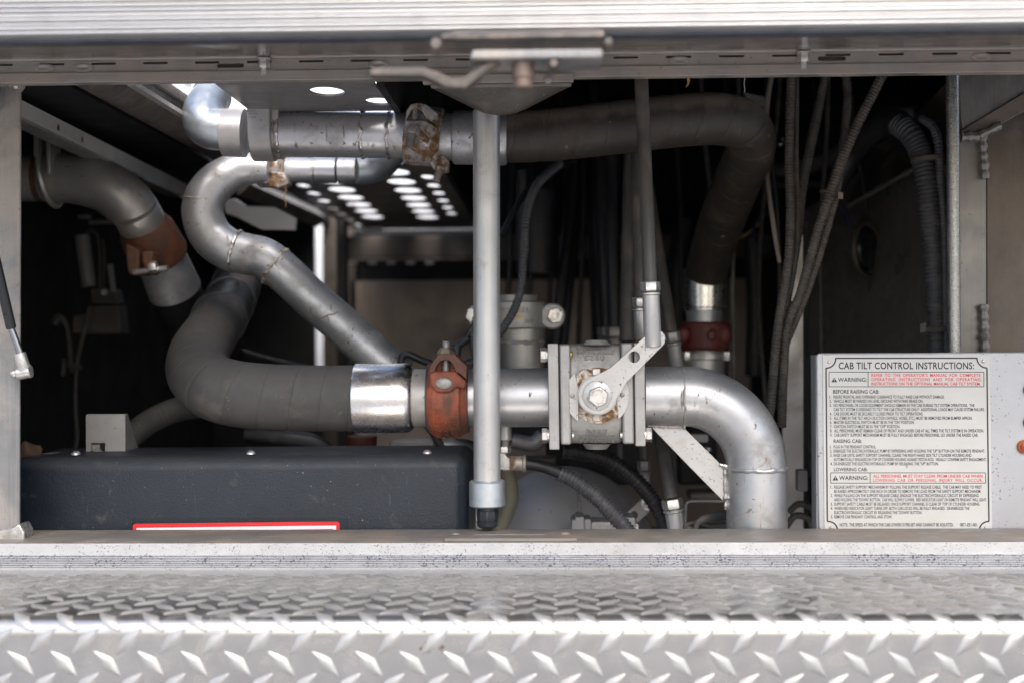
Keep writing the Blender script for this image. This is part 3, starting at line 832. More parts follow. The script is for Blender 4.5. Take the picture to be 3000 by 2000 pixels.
# rust streaked grooved coupling on the upper pipe
def coupling_body(c, ax, Rm, w, m, parent, name='housing', cham=.28, steps=6):
    b = MB(); h = w/2
    prof = [(-h, Rm*.80), (-h, Rm*.90), (-h*(1-cham*.4), Rm*.97), (-h*(1-cham), Rm*1.0), (h*(1-cham), Rm*1.0), (h*(1-cham*.4), Rm*.97), (h, Rm*.90), (h, Rm*.80)]
    b.lathe(c, ax, prof, 44); return b.build(name, m, parent, angle=25)
cc = P(1243, 400, D1); ax = (dirx + Vector((0, 0, -.10))).normalized()
up = thing('upper_pipe_clamp', 'rust streaked silver pipe clamp with two studs on the upper pipe', 'pipe clamp', P(1243, 520, D1))
coupling_body(cc, ax, S(88, D1), S(106, D1), M['rust_clamp'], up)
def pad(outl, d, th, m, parent, name='bolt_pad', bev=.003):
    b = MB(); b.prism([P(x, y, d) for x, y in outl], (0, th, 0)); return b.build(name, m, parent, bevel=bev, bseg=3)
hood_d = D1-.030
hood = [(1187, 372), (1191, 322), (1204, 305), (1226, 301), (1252, 308), (1282, 332), (1280, 372), (1250, 352), (1243, 348), (1236, 326), (1222, 317), (1206, 320), (1196, 344)]
pad([(1187, 372), (1190, 325), (1203, 306), (1226, 301), (1252, 308), (1283, 334), (1282, 370), (1248, 346), (1238, 327), (1222, 317), (1205, 322), (1193, 345)], D1-.042, .05, M['rust_clamp'], up, 'hood')
pad([(1187, 350), (1246, 350), (1284, 374), (1276, 420), (1216, 368), (1186, 372)], D1-.0445, .03, M['rust_clamp'], up, 'bolt_pad')
b = MB(); b.cyl(P(1216, 322, D1-.036), P(1217, 356, D1-.038), S(9, D1), 16); b.build('stud_shank', M['thread'], up)
b = MB(); b.hexn(P(1213, 372, D1-.049), P(1207, 396, D1-.052), S(21, D1)); b.build('nut', M['thread'], up)
b = MB(); bolt_thread(b, P(1207, 394, D1-.052), P(1201, 432, D1-.056), S(11, D1)); b.build('stud', M['thread'], up)
b = MB(); b.hexn(P(1292, 490, D1-.022), P(1288, 500, D1-.022), S(16, D1)); b.build('nut', M['rust_clamp'], up)
b = MB(); bolt_thread(b, P(1288, 494, D1-.022), P(1278, 534, D1-.025), S(11, D1)); b.build('stud', M['thread'], up)
pad([(1255, 470), (1300, 452), (1314, 472), (1312, 500), (1290, 505), (1270, 498)], D1-.018, .03, M['rust_clamp'], up, 'lower_lug')
# raised foundry lettering that follows the curved housing
def emboss_ring(s, c, ax, Rm, off, phi0, phi1, hgt, m, parent, name='raised_lettering', depth=.0012, flip=1, spc=1.1):
    """lettering read along the circumference (from phi0 to phi1 measured from straight towards the viewer, downwards positive)"""
    b = MB(); v, f = text_mb(s, spc=spc); n = len(v)
    ax = Vector(ax).normalized(); fw = Vector((0, -1, 0)); fw = (fw - ax*fw.dot(ax)).normalized(); dn = Vector((0, 0, -1)); dn = (dn - ax*dn.dot(ax) - fw*dn.dot(fw)).normalized()
    base = []; topv = []
    for (x, y) in v:
        ph = phi0 + (phi1-phi0)*x; rad = fw*math.cos(ph) + dn*math.sin(ph)
        q = Vector(c) + ax*(off + flip*y*hgt) + rad*Rm
        base.append(q - rad*.0004); topv.append(q + rad*depth)
    cnt = {}
    for q in f:
        for i in range(len(q)):
            e = frozenset((q[i], q[(i+1) % len(q)])); cnt[e] = cnt.get(e, 0)+1
    sides = [(q[i], q[(i+1) % len(q)], n+q[(i+1) % len(q)], n+q[i]) for q in f for i in range(len(q)) if cnt[frozenset((q[i], q[(i+1) % len(q)]))] == 1]
    b.add(base + topv, [tuple(n+i for i in q) for q in f] + sides, False)
    return b.build(name, m, parent)
rr_ = S(88, D1)
emboss_ring('GRINNELL', cc, ax, rr_, S(6, D1), R(18), R(78), S(15, D1), M['rust_clamp'], up)
emboss_ring('705', cc, ax, rr_, S(-18, D1), R(40), R(72), S(14, D1), M['rust_clamp'], up)
emboss_ring('2/60.3', cc, ax, rr_, S(-42, D1), R(16), R(78), S(15, D1), M['rust_clamp'], up)
# ferrules and black hose
fer = thing('upper_hose_ferrule', 'grey stepped ferrule joining the upper clamp to the black hose', 'ferrule', P(1390, 480, D1))
b = MB(); a = P(1280, 402, D1); e = P(1340, 403, D1); b.lathe(a, e-a, [(0, S(66, D1)), (S(4, D1), S(69, D1)), (S(60, D1), S(69, D1))], 40); b.build('neck', M['silver'], fer)
b = MB(); a = P(1326, 403, D1); e = P(1486, 405, D1); L_ = (e-a).length; b.lathe(a, e-a, [(0, S(70, D1)), (S(3, D1), S(76, D1)), (S(9, D1), S(79, D1)), (L_-S(6, D1), S(80, D1)), (L_, S(76, D1))], 40); b.build('sleeve', M['silver'], fer)
hp = [(1440, 404, D1, 74), (1600, 397, D1, 76), (1800, 375, D1+.005, 77), (2000, 353, D1+.02, 77), (2110, 350, D1+.035, 76), (2180, 372, D1+.055, 74), (2200, 430, D1+.10, 72), (2165, 520, D1+.18, 70), (2125, 620, D1+.26, 68), (2090, 720, D1+.34, 64), (2068, 800, D1+.40, 61)]
def wrapf(pitch, amt):
    def f(s, th):
        ph = (s/pitch + th/(2*PI)) % 1.0
        return 1.0 - amt*max(0, 1-ph*10) + amt*.08*ph
    return f
hose1 = tube_mb(hp, 1100, 40, wrapf(.040, .034)); tag(hose1.build('black_hose', M['hose_dark'], angle=60), 'dusty black wrapped hose bending down at upper right', 'hose')

# lower end of that hose: polished ferrule, red coupling
D2 = 2.12
f2 = thing('far_ferrule', 'shiny ferrule below the black hose at right', 'ferrule', P(2064, 943, D2))
b = MB(); b.cyl(P(2064, 790, D2), P(2063, 902, D2), S(61, D2), 36); b.cyl(P(2063, 902, D2), P(2063, 910, D2), S(58, D2), 36); b.build('sleeve', M['polish'], f2, bevel=.001)
b = MB(); b.cyl(P(2063, 908, D2), P(2063, 950, D2), S(53, D2), 36); b.build('neck', M['silver'], f2)
f3 = thing('dark_red_coupling', 'dark red pipe coupling under the shiny ferrule', 'pipe coupling', P(2066, 1025, D2))
coupling_body(P(2064, 984, D2), (0, 0, 1), S(74, D2), S(82, D2), M['dark_red'], f3, cham=.4)
for (x, y, dd, r, sy) in ((2085, 982, .042, 14, .5), (2122, 980, .03, 22, .8), (2004, 980, .03, 20, .8)):
    b = MB(); b.sphere(P(x, y, D2-dd), S(r, D2), 14, (1, sy, 1.3)); b.build('bolt_pad', M['dark_red'], f3)
f4 = thing('flanged_stub', 'grey flanged stub pipe under the dark red coupling', 'pipe stub', P(2064, 1100, D2))
b = MB(); a = P(2064, 1020, D2); e = P(2064, 1150, D2); b.lathe(a, e-a, [(0, S(50, D2)), (S(14, D2), S(52, D2)), (S(15, D2), S(66, D2)), (S(30, D2), S(68, D2)), (S(34, D2), S(58, D2)), (S(140, D2), S(60, D2))], 36); b.build('barrel', M['silver_dull'], f4)
for x in (2012, 2128):
    b = MB(); b.hexn(P(x, 1030, D2-.02), P(x, 1055, D2-.02), S(14, D2)); b.build('bolt', M['bolt'], f4)

# ------------------------------------------------------------------ main line at the middle
D = 1.665
c_ = lambda x: P(x, 1163 if x < 1600 else 1165, D)
# thick grey hose with its polished ferrule
hp = [(1060, 1166, D, 97), (900, 1166, D, 97), (760, 1160, D, 97), (670, 1148, D+.006, 97), (612, 1126, D+.03, 95), (578, 1085, D+.09, 91), (584, 1035, D+.17, 87), (612, 985, D+.26, 80), (648, 930, D+.36, 74), (676, 880, D+.45, 68), (696, 830, D+.54, 64)]
hose2 = tube_mb(hp, 1300, 44, wrapf(.0375, .030)); tag(hose2.build('thick_grey_hose', M['hose'], angle=60), 'thick grey brown wrapped hose curving from the polished ferrule up to the left', 'hose')
fe = thing('main_ferrule', 'brightly polished ferrule on the end of the thick grey hose', 'ferrule', P(1128, 1268, D))
b = MB(); a = P(1042, 1166, D); e = P(1214, 1165, D); L_ = (e-a).length
b.lathe(a, e-a, [(0, S(97, D)), (0, S(101, D)), (S(4, D), S(102, D)), (L_-S(26, D), S(102, D)), (L_-S(12, D), S(98, D)), (L_-S(3, D), S(90, D)), (L_, S(84, D))], 48); b.build('sleeve', M['polish'], fe)
b = MB(); a = P(1206, 1165, D); e = P(1264, 1165, D); b.cyl(a, e, S(85, D), 44); b.build('neck', M['silver_dull'], fe)
# red grooved coupling
rc = thing('red_pipe_coupling', 'worn red pipe coupling with upright bolt left of the valve', 'pipe coupling', P(1315, 1285, D))
cR = P(1315, 1166, D); axx = (P(1400, 1165, D)-P(1250, 1165, D)).normalized()
RR = S(114, D)
def slab_ring(c, ax, prof, m, parent, name, seg=44): 
    b = MB(); b.lathe(c, ax, prof, seg); return b.build(name, m, parent, angle=25)
slab_ring(cR, axx, [(S(-59, D), S(84, D)), (S(-58, D), S(98, D)), (S(-44, D), S(110, D)), (S(-38, D), S(113, D)), (S(36, D), S(113, D)), (S(42, D), S(106, D)), (S(58, D), S(100, D)), (S(59, D), S(84, D))], M['red'], rc, 'housing')
b = MB(); b.cyl(P(1257, 1165, D), P(1253, 1165, D), S(100, D), 40); b.cyl(P(1371, 1165, D), P(1375, 1165, D), S(100, D), 40); b.build('gasket', M['gasket'], rc)
hd = D - .052
arch = [(1274, 1087), (1277, 1074), (1285, 1062), (1296, 1055), (1308, 1053), (1319, 1057), (1327, 1067), (1333, 1078), (1334, 1086)]
outl = [(1257, 1092), (1262, 1070), (1280, 1045), (1285, 1036), (1331, 1036), (1345, 1050), (1368, 1072), (1367, 1110), (1345, 1092), (1334, 1088)]
b = MB(); plate = outl + arch[::-1]
b.prism([P(x, y, hd) for x, y in plate], (0, .046, 0)); b.build('hood', M['red_dirty'], rc, bevel=.0016, bseg=3)
b = MB(); b.prism([P(x, y, hd-.0008) for x, y in [(1257, 1090), (1274, 1087), (1334, 1086), (1352, 1104), (1368, 1118), (1362, 1140), (1338, 1132), (1318, 1150), (1280, 1150), (1262, 1130)]], (0, .03, 0)); b.build('bolt_pad', M['red'], rc, bevel=.003, bseg=3)
b = MB(); b.prism([P(x, y, hd+.018) for x, y in [(1268, 1090), (1270, 1050), (1340, 1050), (1340, 1090)]], (0, .004, 0)); b.build('recess', M['red'], rc)
b = MB(); a, e = P(1306, 1094, D-.038), P(1306, 1036, D-.036); bolt_thread(b, a, e, S(12, D)); bolt_thread(b, P(1307, 1040, D-.035), P(1307, 1000, D-.033), S(11.5, D)); b.build('stud', M['thread'], rc)
b = MB(); a, e = P(1306, 1038, D-.034), P(1307, 1020, D-.034); b.lathe(a, e-a, [(0, S(27, D)), (S(3, D), S(27, D)), (S(19, D), S(17, D))], 6, smooth=False); b.build('nut', M['latch'], rc)
b = MB(); b.sphere(P(1300, 1122, hd-.001), S(25, D), 20, (1, .25, .68)); b.build('bolt_head', M['thread'], rc)
emboss_ring('GRINNELL', cR, axx, RR, S(13, D), R(27), R(84), S(16, D), M['red'], rc)
emboss_ring('705', cR, axx, RR, S(-9, D), R(34), R(80), S(13, D), M['red'], rc)
emboss_ring('2-1/2 /73.0', cR, axx, RR, S(-33, D), R(12), R(80), S(16, D), M['red'], rc)
# pipe from coupling to the valve
mp = thing('main_pipe', 'silver main pipe between the red coupling and the valve', 'pipe', P(1490, 1250, D))
b = MB(); b.cyl(P(1366, 1165, D), P(1612, 1163, D), S(86, D), 44); b.build('barrel', M['silver'], mp)

# ------------------------------------------------------------------ ball valve with lever
va = thing('ball_valve', 'grey cast ball valve with four bolted flanges in the main line', 'valve', P(1748, 1305, D))
fd = D - .048                                   # front of the flanges
def fl(x0, x1, y0, y1, name, m, d=fd, th=.096, bev=.0012):
    b = MB(); sk = (x0, y0), (x1, y0), (x1+4, y1), (x0+5, y1); b.prism([P(x, y, d) for x, y in sk], (0, th, 0)); return b.build(name, m, va, bevel=bev, bseg=3)
fA = fl(1604, 1635, 1006, 1316, 'end_flange', M['cast_light'], fd-.001)
fl(1638, 1670, 1008, 1302, 'body_flange', M['cast_light'], fd+.001, bev=.003)
fl(1820, 1855, 1004, 1300, 'body_flange', M['cast_light'], fd+.003, bev=.003)
fB = fl(1857, 1888, 1004, 1306, 'end_flange', M['cast_light'], fd+.001)
bp_ = [(1006, .040), (1010, .020), (1060, .0085), (1100, .006), (1220, .006), (1256, .0085), (1300, .020), (1304, .040)]
b = MB(); xl_, xr_b = P(1666, 1160, fd).x, P(1824, 1160, fd).x
pr_ = [(fd + o, P(1745, y, fd).z) for y, o in bp_] + [(D+.05, P(1745, 1304, fd).z), (D+.05, P(1745, 1006, fd).z)]
b.prism([(xl_, y, z) for y, z in pr_], (xr_b-xl_, 0, 0)); body = b.build('body', M['cast'], va, bevel=.004, bseg=3, angle=30)
for (y0, y1) in ((1010, 996), (1300, 1308)):
    b = MB(); a, e = P(1748, y0, D-.03), P(1748, y1, D-.03); b.lathe(a, e-a, [(0, S(40, D)), (S(8, D), S(33, D)), (S(13, D), S(30, D)), (S(14, D), S(20, D))], 30); b.build('boss', M['cast'], va)
def flat_text(s, x0, x1, ytop, ybot, d, m, parent, depth, name='raised_lettering', flip=False, spc=1.15):
    b = MB()
    if not flip:
        o = P(x0, ybot, d); ux = P(x1, ybot, d)-o; uy = P(x0, ytop, d)-o
    else:
        o = P(x1, ytop, d); ux = P(x0, ytop, d)-o; uy = P(x1, ybot, d)-o
    put_text(b, s, o, ux, uy, (0, -1, 0), depth, spc); return b.build(name, m, parent)
def slant(y):
    for (ya, oa), (yb, ob) in zip(bp_, bp_[1:]):
        if ya <= y <= yb: return fd + oa + (ob-oa)*(y-ya)/(yb-ya) - .0004
    return fd
def slant_text(s, x0, x1, ytop, ybot, m, flip=False):
    b = MB(); dt, db = slant(ytop), slant(ybot)
    if not flip: o = P(x0, ybot, db); ux = P(x1, ybot, db)-o; uy = P(x0, ytop, dt)-o
    else: o = P(x1, ytop, dt); ux = P(x0, ytop, dt)-o; uy = P(x1, ybot, db)-o
    nn = Vector((0, -1, .25 if ytop < 1150 else -.25)).normalized()
    put_text(b, s, o, ux, uy, nn, .0016, 1.15, 1.0, .01); b.build('raised_lettering', M[m], va)
slant_text('8825', 1718, 1780, 1258, 1271, 'cast_light')
slant_text('OPEN VALVE', 1694, 1800, 1274, 1284, 'cast_light')
slant_text('TO REMOVE', 1697, 1800, 1286, 1295, 'cast_light')
slant_text('8825', 1711, 1773, 1041, 1054, 'cast_light', True)
slant_text('OPEN VALVE', 1690, 1800, 1028, 1037, 'cast_light', True)
slant_text('TO REMOVE', 1690, 1800, 1016, 1025, 'cast_light', True)
# flange bolts
for (x, y, s_) in ((1600, 1039, -1), (1604, 1275, -1), (1892, 1273, 1)):
    b = MB(); a = P(x, y, fd+.008); e = P(x + s_*17, y, fd+.008); b.hexn(a, e, S(21, D)); b.cyl(P(x - s_*4, y, fd+.008), a, S(19, D), 20); b.build('flange_bolt', M['bolt'], fA if s_ < 0 else fB)
for (x, y, m) in ((1672, 1038, 'brass'), (1678, 1275, 'bolt'), (1819, 1274, 'bolt')):
    b = MB(); a = P(x-2, y, fd+.006); e = P(x+6, y, fd+.006); b.lathe(a, e-a, [(0, S(11, D)), (S(5, D), S(10, D)), (S(8, D), S(6, D))], 16); b.build('stud_end', M[m], va)
# stop plate, retaining plates
hx, hy = 1750, 1157
d1_ = fd + .004
b = MB()
ringo = [(hx + 82*math.cos(R(t)), hy + 82*math.sin(R(t))) for t in range(0, 360, 10)]
b.prism([P(x, y, d1_) for x, y in ringo], (0, .004, 0)); b.build('stop_ring', M['rusty_plate'], va)
for (t, n) in ((-132, 'a'), (48, 'b')):
    ca, sa = math.cos(R(t)), math.sin(R(t))
    pts = [(hx + ca*u - sa*v_, hy + sa*u + ca*v_) for (u, v_) in ((30, -36), (84, -36), (84, 20), (30, 20))] if n == 'a' else [(hx + ca*u - sa*v_, hy + sa*u + ca*v_) for (u, v_) in ((30, -28), (84, -28), (84, 22), (30, 22))]
    b = MB(); b.prism([P(x, y, d1_-.0012) for x, y in pts], (0, .003, 0)); b.build('rusty_tab', M['rusty_plate'], va, bevel=.0005)
for (s_, a0, a1, cx) in ((-1, 124, 234, 1744), (1, -54, 50, 1754)):
    pts = [(cx + 90*math.cos(R(t)), hy + 2 + 90*math.sin(R(t))) for t in range(a0, a1+1, 8)]
    mid = hx + s_*57
    pts = pts + ([(mid - s_*2, hy-18), (mid, hy+2), (mid - s_*2, hy+20)] if s_ < 0 else [(mid, hy+20), (mid, hy), (mid, hy-18)][::1])
    if s_ < 0: pts = pts[:-3] + [(1676+4, 1120), (1692, 1142), (1692, 1176)][::1] if False else pts
    b = MB(); b.prism([P(x, y, d1_-.0026) for x, y in pts], (0, .003, 0)); rpl = b.build('retaining_plate', M['arm'], va, bevel=.0005)
    b = MB(); c = P(1677 if s_ < 0 else 1823, 1159 if s_ < 0 else 1156, d1_-.0026); b.lathe(c, (0, -1, 0), [(0, S(7, D)), (.001, S(6, D)), (.0016, S(2, D))], 14); b.build('rivet', M['thread'], rpl)
for (y, m) in ((1089, 'bolt'), (1223, 'rusty_plate')):
    b = MB(); p, q = P(1736, y+10, d1_-.004), P(1759, y-10, d1_-.004); b.box((p.x, p.y, p.z), (q.x, q.y+.008, q.z)); b.build('clip', M[m], va, bevel=.0008)
# lever arm
la = thing('valve_lever', 'pale steel lever arm bolted on the front of the valve', 'lever', P(1750, 1200, fd-.01))
da = fd - .016
tip = (1922, 993)
ang = math.atan2(tip[1]-hy, tip[0]-hx)
def offs(p, a, r): return (p[0] + r*math.cos(a), p[1] + r*math.sin(a))
outer = [offs((hx, hy), ang + R(t), 54) for t in range(58, 303, 8)]
# straight shank, from the hub to the rounded tip
nx_, ny_ = -math.sin(ang), math.cos(ang)
outer += [(hx + math.cos(ang)*58 - nx_*38, hy + math.sin(ang)*58 - ny_*38), (hx + math.cos(ang)*84 - nx_*31, hy + math.sin(ang)*84 - ny_*31)]
outer += [(tip[0] + math.cos(ang + R(t))*27, tip[1] + math.sin(ang + R(t))*27) for t in range(-90, 91, 12)]
outer += [(hx + math.cos(ang)*84 + nx_*31, hy + math.sin(ang)*84 + ny_*31), (hx + math.cos(ang)*58 + nx_*40, hy + math.sin(ang)*58 + ny_*40)]
hole = circ(1858, 1045, 17, 24)
b = MB(); plate_mesh(outer, [hole], lambda x, y: P(x, y, da), (0, .009, 0), b); b.build('arm', M['arm'], la, bevel=.0009)
b = MB(); c = P(hx, hy, da+.009); b.lathe(c, (0, 1, 0), [(0, S(56, D)), (.011, S(56, D))], 40); b.build('hub', M['arm'], la)
b = MB(); c = P(hx, hy, da); b.lathe(c, (0, -1, 0), [(-.001, S(41, D)), (.0024, S(41, D)), (.003, S(39, D))], 40); b.build('washer', M['arm'], la)
b = MB(); c = P(hx+2, hy+4, da-.003); b.lathe(c, (0, -1, 0), [(0, S(30, D)), (.0055, S(30, D)), (.0068, S(26, D))], 6, smooth=False, ref=(math.sin(R(8)), 0, math.cos(R(8)))); b.build('hex_bolt', M['bolt'], la, bevel=.0005)
def arc_text(s, cx, cy, r, a0, a1, h, d, m, parent, outward=True):
    b = MB(); v, f = text_mb(s, spc=1.15); pts = []
    for (x, y) in v:
        a = R(a0 + (a1-a0)*x); rr = r + (y*h if outward else -y*h); pts.append(P(cx + rr*math.cos(a), cy + rr*math.sin(a), d))
    b.add(pts, f, False); return b.build('stamped_lettering', m, parent)
arc_text('S30400', hx+2, hy+4, 17, -172, -48, 6.5, da-.0101, M['thread'], la)
arc_text('THE', hx+4, hy+4, 24, 98, 52, 6.5, da-.0101, M['thread'], la, False)

# right hand elbow of the main line
el = thing('main_elbow', 'large silver elbow pipe turning down to the sill right of the valve', 'pipe elbow', P(2218, 1555, D))
cxy = (2004, 1372); rad = 212
pe = [(1886, 1160, D, 87), (1960, 1160, D, 87)]
for k in range(0, 10):
    a = R(-90 + 10*k); pe.append((cxy[0] + rad*math.cos(a), cxy[1] + rad*math.sin(a), D, 87.5))
pe += [(2217, 1460, D, 88), (2218, 1640, D, 88)]
tube_mb(pe, 160, 48).build('bend', M['silver'], el)
b = MB(); weld_mb(ring_pts(P(2217, 1371, D), (0, 0, 1), S(87, D), wob=S(5, D), seed=4), S(6.5, D), b, True, lump=.4, seed=11); b.build('weld_bead', M['silver'], el)
b = MB(); weld_mb(ring_pts(P(1998, 1160, D), (1, 0, 0), S(87.2, D), wob=S(1, D), seed=6), S(2.4, D), b, True, lump=.3, seed=12); b.build('weld_bead', M['silver'], el)
gp = MB(); gp.prism([P(x, y, D-.004) for x, y in [(1905, 1247), (1962, 1252), (2004, 1252), (2113, 1360), (2128, 1380), (2130, 1462), (2116, 1464), (2000, 1346)]], (0, .010, 0)); gp.build('gusset', M['arm'], el, bevel=.0006)
b = MB(); weld_mb(weldline((1898, 1243), (2008, 1248), 0, 26, 9, D-.006), S(8, D), b, seed=9, lump=.35); b.build('gusset_weld', M['weld'], el)
b = MB(); weld_mb(weldline((2108, 1360), (2126, 1366), 0, 5, 10, D-.006)[:-1] + weldline((2126, 1366), (2128, 1490), 0, 28, 10, D-.006), S(7, D), b, seed=10, lump=.35); b.build('gusset_weld', M['weld'], el)
# ------------------------------------------------------------------ curved silver pipe (S bend) and the line behind the upper pipe
DS = 1.90
sp = thing('curved_silver_pipe', 'curved silver pipe looping in an S bend and running diagonally down behind the ferrule', 'pipe', P(560, 720, DS))
ps = [(790, 496, DS, 42), (735, 494, DS, 46), (690, 502, DS, 52), (640, 530, DS-.005, 57), (603, 575, DS-.01, 60), (594, 630, DS-.012, 61), (618, 690, DS-.012, 62), (668, 730, DS-.012, 62), (722, 745, DS-.01, 61), (774, 757, DS-.01, 60), (830, 798, DS-.01, 59), (910, 873, DS-.01, 58), (1000, 951, DS-.01, 58), (1110, 1050, DS-.01, 58), (1175, 1105, DS-.01, 58)]
tube_mb(ps, 200, 40).build('bend', M['silver'], sp)
def wring(px, py, dx, dy, r, tr, d, parent, m='weld', seed=0, lump=.5, wob=2):
    a = (P(px+dx, py+dy, d)-P(px-dx, py-dy, d)); b = MB()
    weld_mb(ring_pts(P(px, py, d), a, S(r, d), wob=S(wob, d), seed=seed), S(tr, d), b, True, lump=lump, seed=seed); return b.build('weld_bead', M[m], parent)
wring(690, 738, 30, 8, 62, 5, DS-.012, sp, seed=21)
wring(808, 780, 30, 22, 60, 4, DS-.010, sp, 'rusty_plate', 22, .9, 9)
wring(592, 586, -4, 40, 60, 2, DS-.011, sp, 'rusty_plate', 23)
# clamp and rear stub pipes
DR = 1.93
rcl = thing('lower_pipe_clamp', 'small rust edged pipe clamp on the curved pipe below the block bracket', 'pipe clamp', P(795, 550, DR))
b = MB(); a, e = P(752, 497, DR), P(838, 497, DR); b.lathe(a, e-a, [(0, S(44, DR)), (S(12, DR), S(54, DR)), (S(72, DR), S(54, DR)), (S(86, DR), S(44, DR))], 36); b.build('housing', M['rust_clamp'], rcl, angle=25)
b = MB(); b.prism([P(x, y, DR-.03) for x, y in [(762, 498), (835, 505), (845, 540), (815, 552), (782, 546), (768, 530)]], (0, .03, 0)); b.build('bolt_pad', M['rust_clamp'], rcl, bevel=.003, bseg=3)
b = MB(); b.hexn(P(780, 496, DR-.035), P(780, 508, DR-.035), S(17, DR)); b.cyl(P(780, 508, DR-.035), P(780, 536, DR-.035), S(8, DR), 14); b.build('bolt', M['bolt'], rcl)
st = thing('rear_stub_pipe', 'short silver pipe run with two joints behind and below the upper pipe', 'pipe', P(930, 540, DR))
for (x0, x1, r, m) in ((838, 918, 36, 'silver'), (916, 924, 39, 'weld'), (924, 986, 38, 'silver'), (986, 992, 34, 'gasket'), (992, 1045, 40, 'silver')):
    b = MB(); b.cyl(P(x0, 498, DR), P(x1, 499, DR), S(r, DR), 32); b.build('pipe_section' if m == 'silver' else 'joint_ring', M[m], st, bevel=.0006)
re_ = [(1040, 500, DR, 40), (1075, 499, DR+.01, 41), (1110, 490, DR+.04, 40), (1138, 470, DR+.08, 38), (1152, 440, DR+.12, 37), (1158, 400, DR+.15, 36)]
tag(tube_mb(re_, 40, 28).build('rear_elbow', M['galv']), 'galvanised elbow curving up behind the upper silver pipe', 'pipe elbow')
b = MB(); pts = [P(835 + 3*math.sin(k*.9), 545 + k*6.2, DR-.032) for k in range(11)]; b.sweep(pts, [.0005]*11, 5); tag(b.build('dangling_straw', M['brown_leaf']), 'thin brown straw hanging from the small rust edged clamp', 'straw')

# ------------------------------------------------------------------ left elbow, orange coupling, ferrule, hose
DL = 1.95
le = thing('left_elbow', 'dull grey elbow pipe entering from the left and bending down', 'pipe elbow', P(250, 640, DL))
pl_ = [(20, 522, DL, 69), (100, 522, DL, 70), (165, 522, DL, 72), (235, 527, DL, 74), (310, 548, DL, 76), (368, 588, DL+.005, 75), (405, 632, DL+.012, 70), (430, 672, DL+.02, 64)]
tube_mb(pl_, 90, 40).build('bend', M['silver_dull'], le)
b = MB(); b.lathe(P(112, 522, DL), (1, 0, 0), [(0, S(72, DL)), (S(18, DL), S(72, DL))], 32); b.build('rust_band', M['orange'], le)
ub = thing('pipe_hanger', 'grey clamp plate holding the left elbow near the post', 'pipe hanger', P(135, 610, DL))
b = MB(); b.box(tuple(P(112, 505, DL-.04)), tuple(P(128, 408, DL+.0))); b.build('strap', M['silver_dull'], ub, bevel=.001)
b = MB(); b.box(tuple(P(146, 507, DL-.045)), tuple(P(168, 408, DL+.0))); b.build('strap', M['silver_dull'], ub, bevel=.001)
b = MB(); b.sweep(ring_pts(P(146, 520, DL), (1, 0, .18), S(86, DL), 40), [S(9, DL)]*40, 8, None, True, True); b.build('u_bolt', M['silver_dull'], ub)
oc = thing('orange_pipe_coupling', 'rusty orange pipe coupling at the lower end of the left elbow', 'pipe coupling', P(435, 800, DL))
cO = P(447, 712, DL+.03); aO = (P(480, 765, DL+.05) - P(420, 655, DL+.005)).normalized()
slab_ring(cO, aO, [(-.036, S(66, DL)), (-.034, S(74, DL)), (-.022, S(84, DL)), (.020, S(90, DL)), (.030, S(84, DL)), (.034, S(66, DL))], M['orange'], oc, 'housing')
b = MB(); b.lathe(cO - aO*.060, aO, [(0, S(66, DL)), (.006, S(70, DL)), (.024, S(70, DL)), (.030, S(66, DL))], 36); b.build('collar', M['silver_dull'], oc)
def opad(pts, d, th, name='bolt_lug'):
    b = MB(); b.prism([P(x, y, d) for x, y in pts], (0, th, 0)); return b.build(name, M['orange'], oc, bevel=.004, bseg=3)
opad([(366, 712), (408, 735), (406, 800), (388, 808), (374, 802), (368, 770)], DL-.050, .04)
opad([(412, 735), (446, 735), (450, 785), (440, 808), (428, 800), (414, 770)], DL-.052, .04)
b = MB(); b.hexn(P(436, 785, DL-.058), P(460, 782, DL-.058), S(18, DL)); b.cyl(P(392, 798, DL-.05), P(492, 786, DL-.054), S(9, DL), 14); b.build('bolt', M['bolt'], oc)
lf = thing('left_ferrule', 'shiny ferrule below the rusty orange coupling', 'ferrule', P(490, 900, DL+.1))
a, e = P(470, 752, DL+.045), P(512, 850, DL+.085); b = MB(); b.lathe(a, e-a, [(0, S(74, DL)), ((e-a).length, S(82, DL))], 36); b.build('sleeve', M['silver'], lf)
hp = [(505, 835, DL+.08, 78), (540, 920, DL+.13, 74), (585, 1010, DL+.20, 70), (620, 1100, DL+.28, 66)]
tag(tube_mb(hp, 60, 28).build('left_black_hose', M['hose_black']), 'black hose below the shiny ferrule at left, fading into the dark', 'hose')
# coil hose end joining the thick grey hose: strapped rubber boot
hb = thing('strapped_boot', 'dark rubber boot with straps at the far end of the thick grey hose', 'hose boot', P(690, 870, 2.2))
pb2 = [(650, 925, 2.04, 78), (675, 882, 2.12, 73), (692, 840, 2.2, 70), (700, 800, 2.28, 68)]
tube_mb(pb2, 30, 28, caps=True).build('boot', M['hose_black'], hb)
for (x, y, d, r) in ((640, 938, 2.02, 84), (672, 886, 2.11, 77), (690, 842, 2.2, 73)):
    i = (P(700, 800, 2.28)-P(640, 938, 2.02)); b = MB(); b.lathe(P(x, y, d), i, [(0, S(r, d)), (.012, S(r-1, d))], 32); b.build('strap', M['gasket'], hb, bevel=.001)
b = MB()
for k in range(3): 
    p = P(640 + k*4, 892 + (k % 2)*6, 2.0); b.sweep([p + Vector((.004*math.sin(j*.9+k), 0, -.003*j)) for j in range(9)], [.0012]*9, 5)
b.build('paint_drip', M['white_plastic'], hb, kind='stuff')
tag(tube_mb([(700, 1040, 2.35, 20), (760, 1060, 2.4, 22), (860, 1085, 2.5, 22), (960, 1100, 2.6, 22)], 60, 16, ribf).build('small_dark_hose', M['hose_black']), 'small dark hose running right from behind the thick grey hose', 'hose')
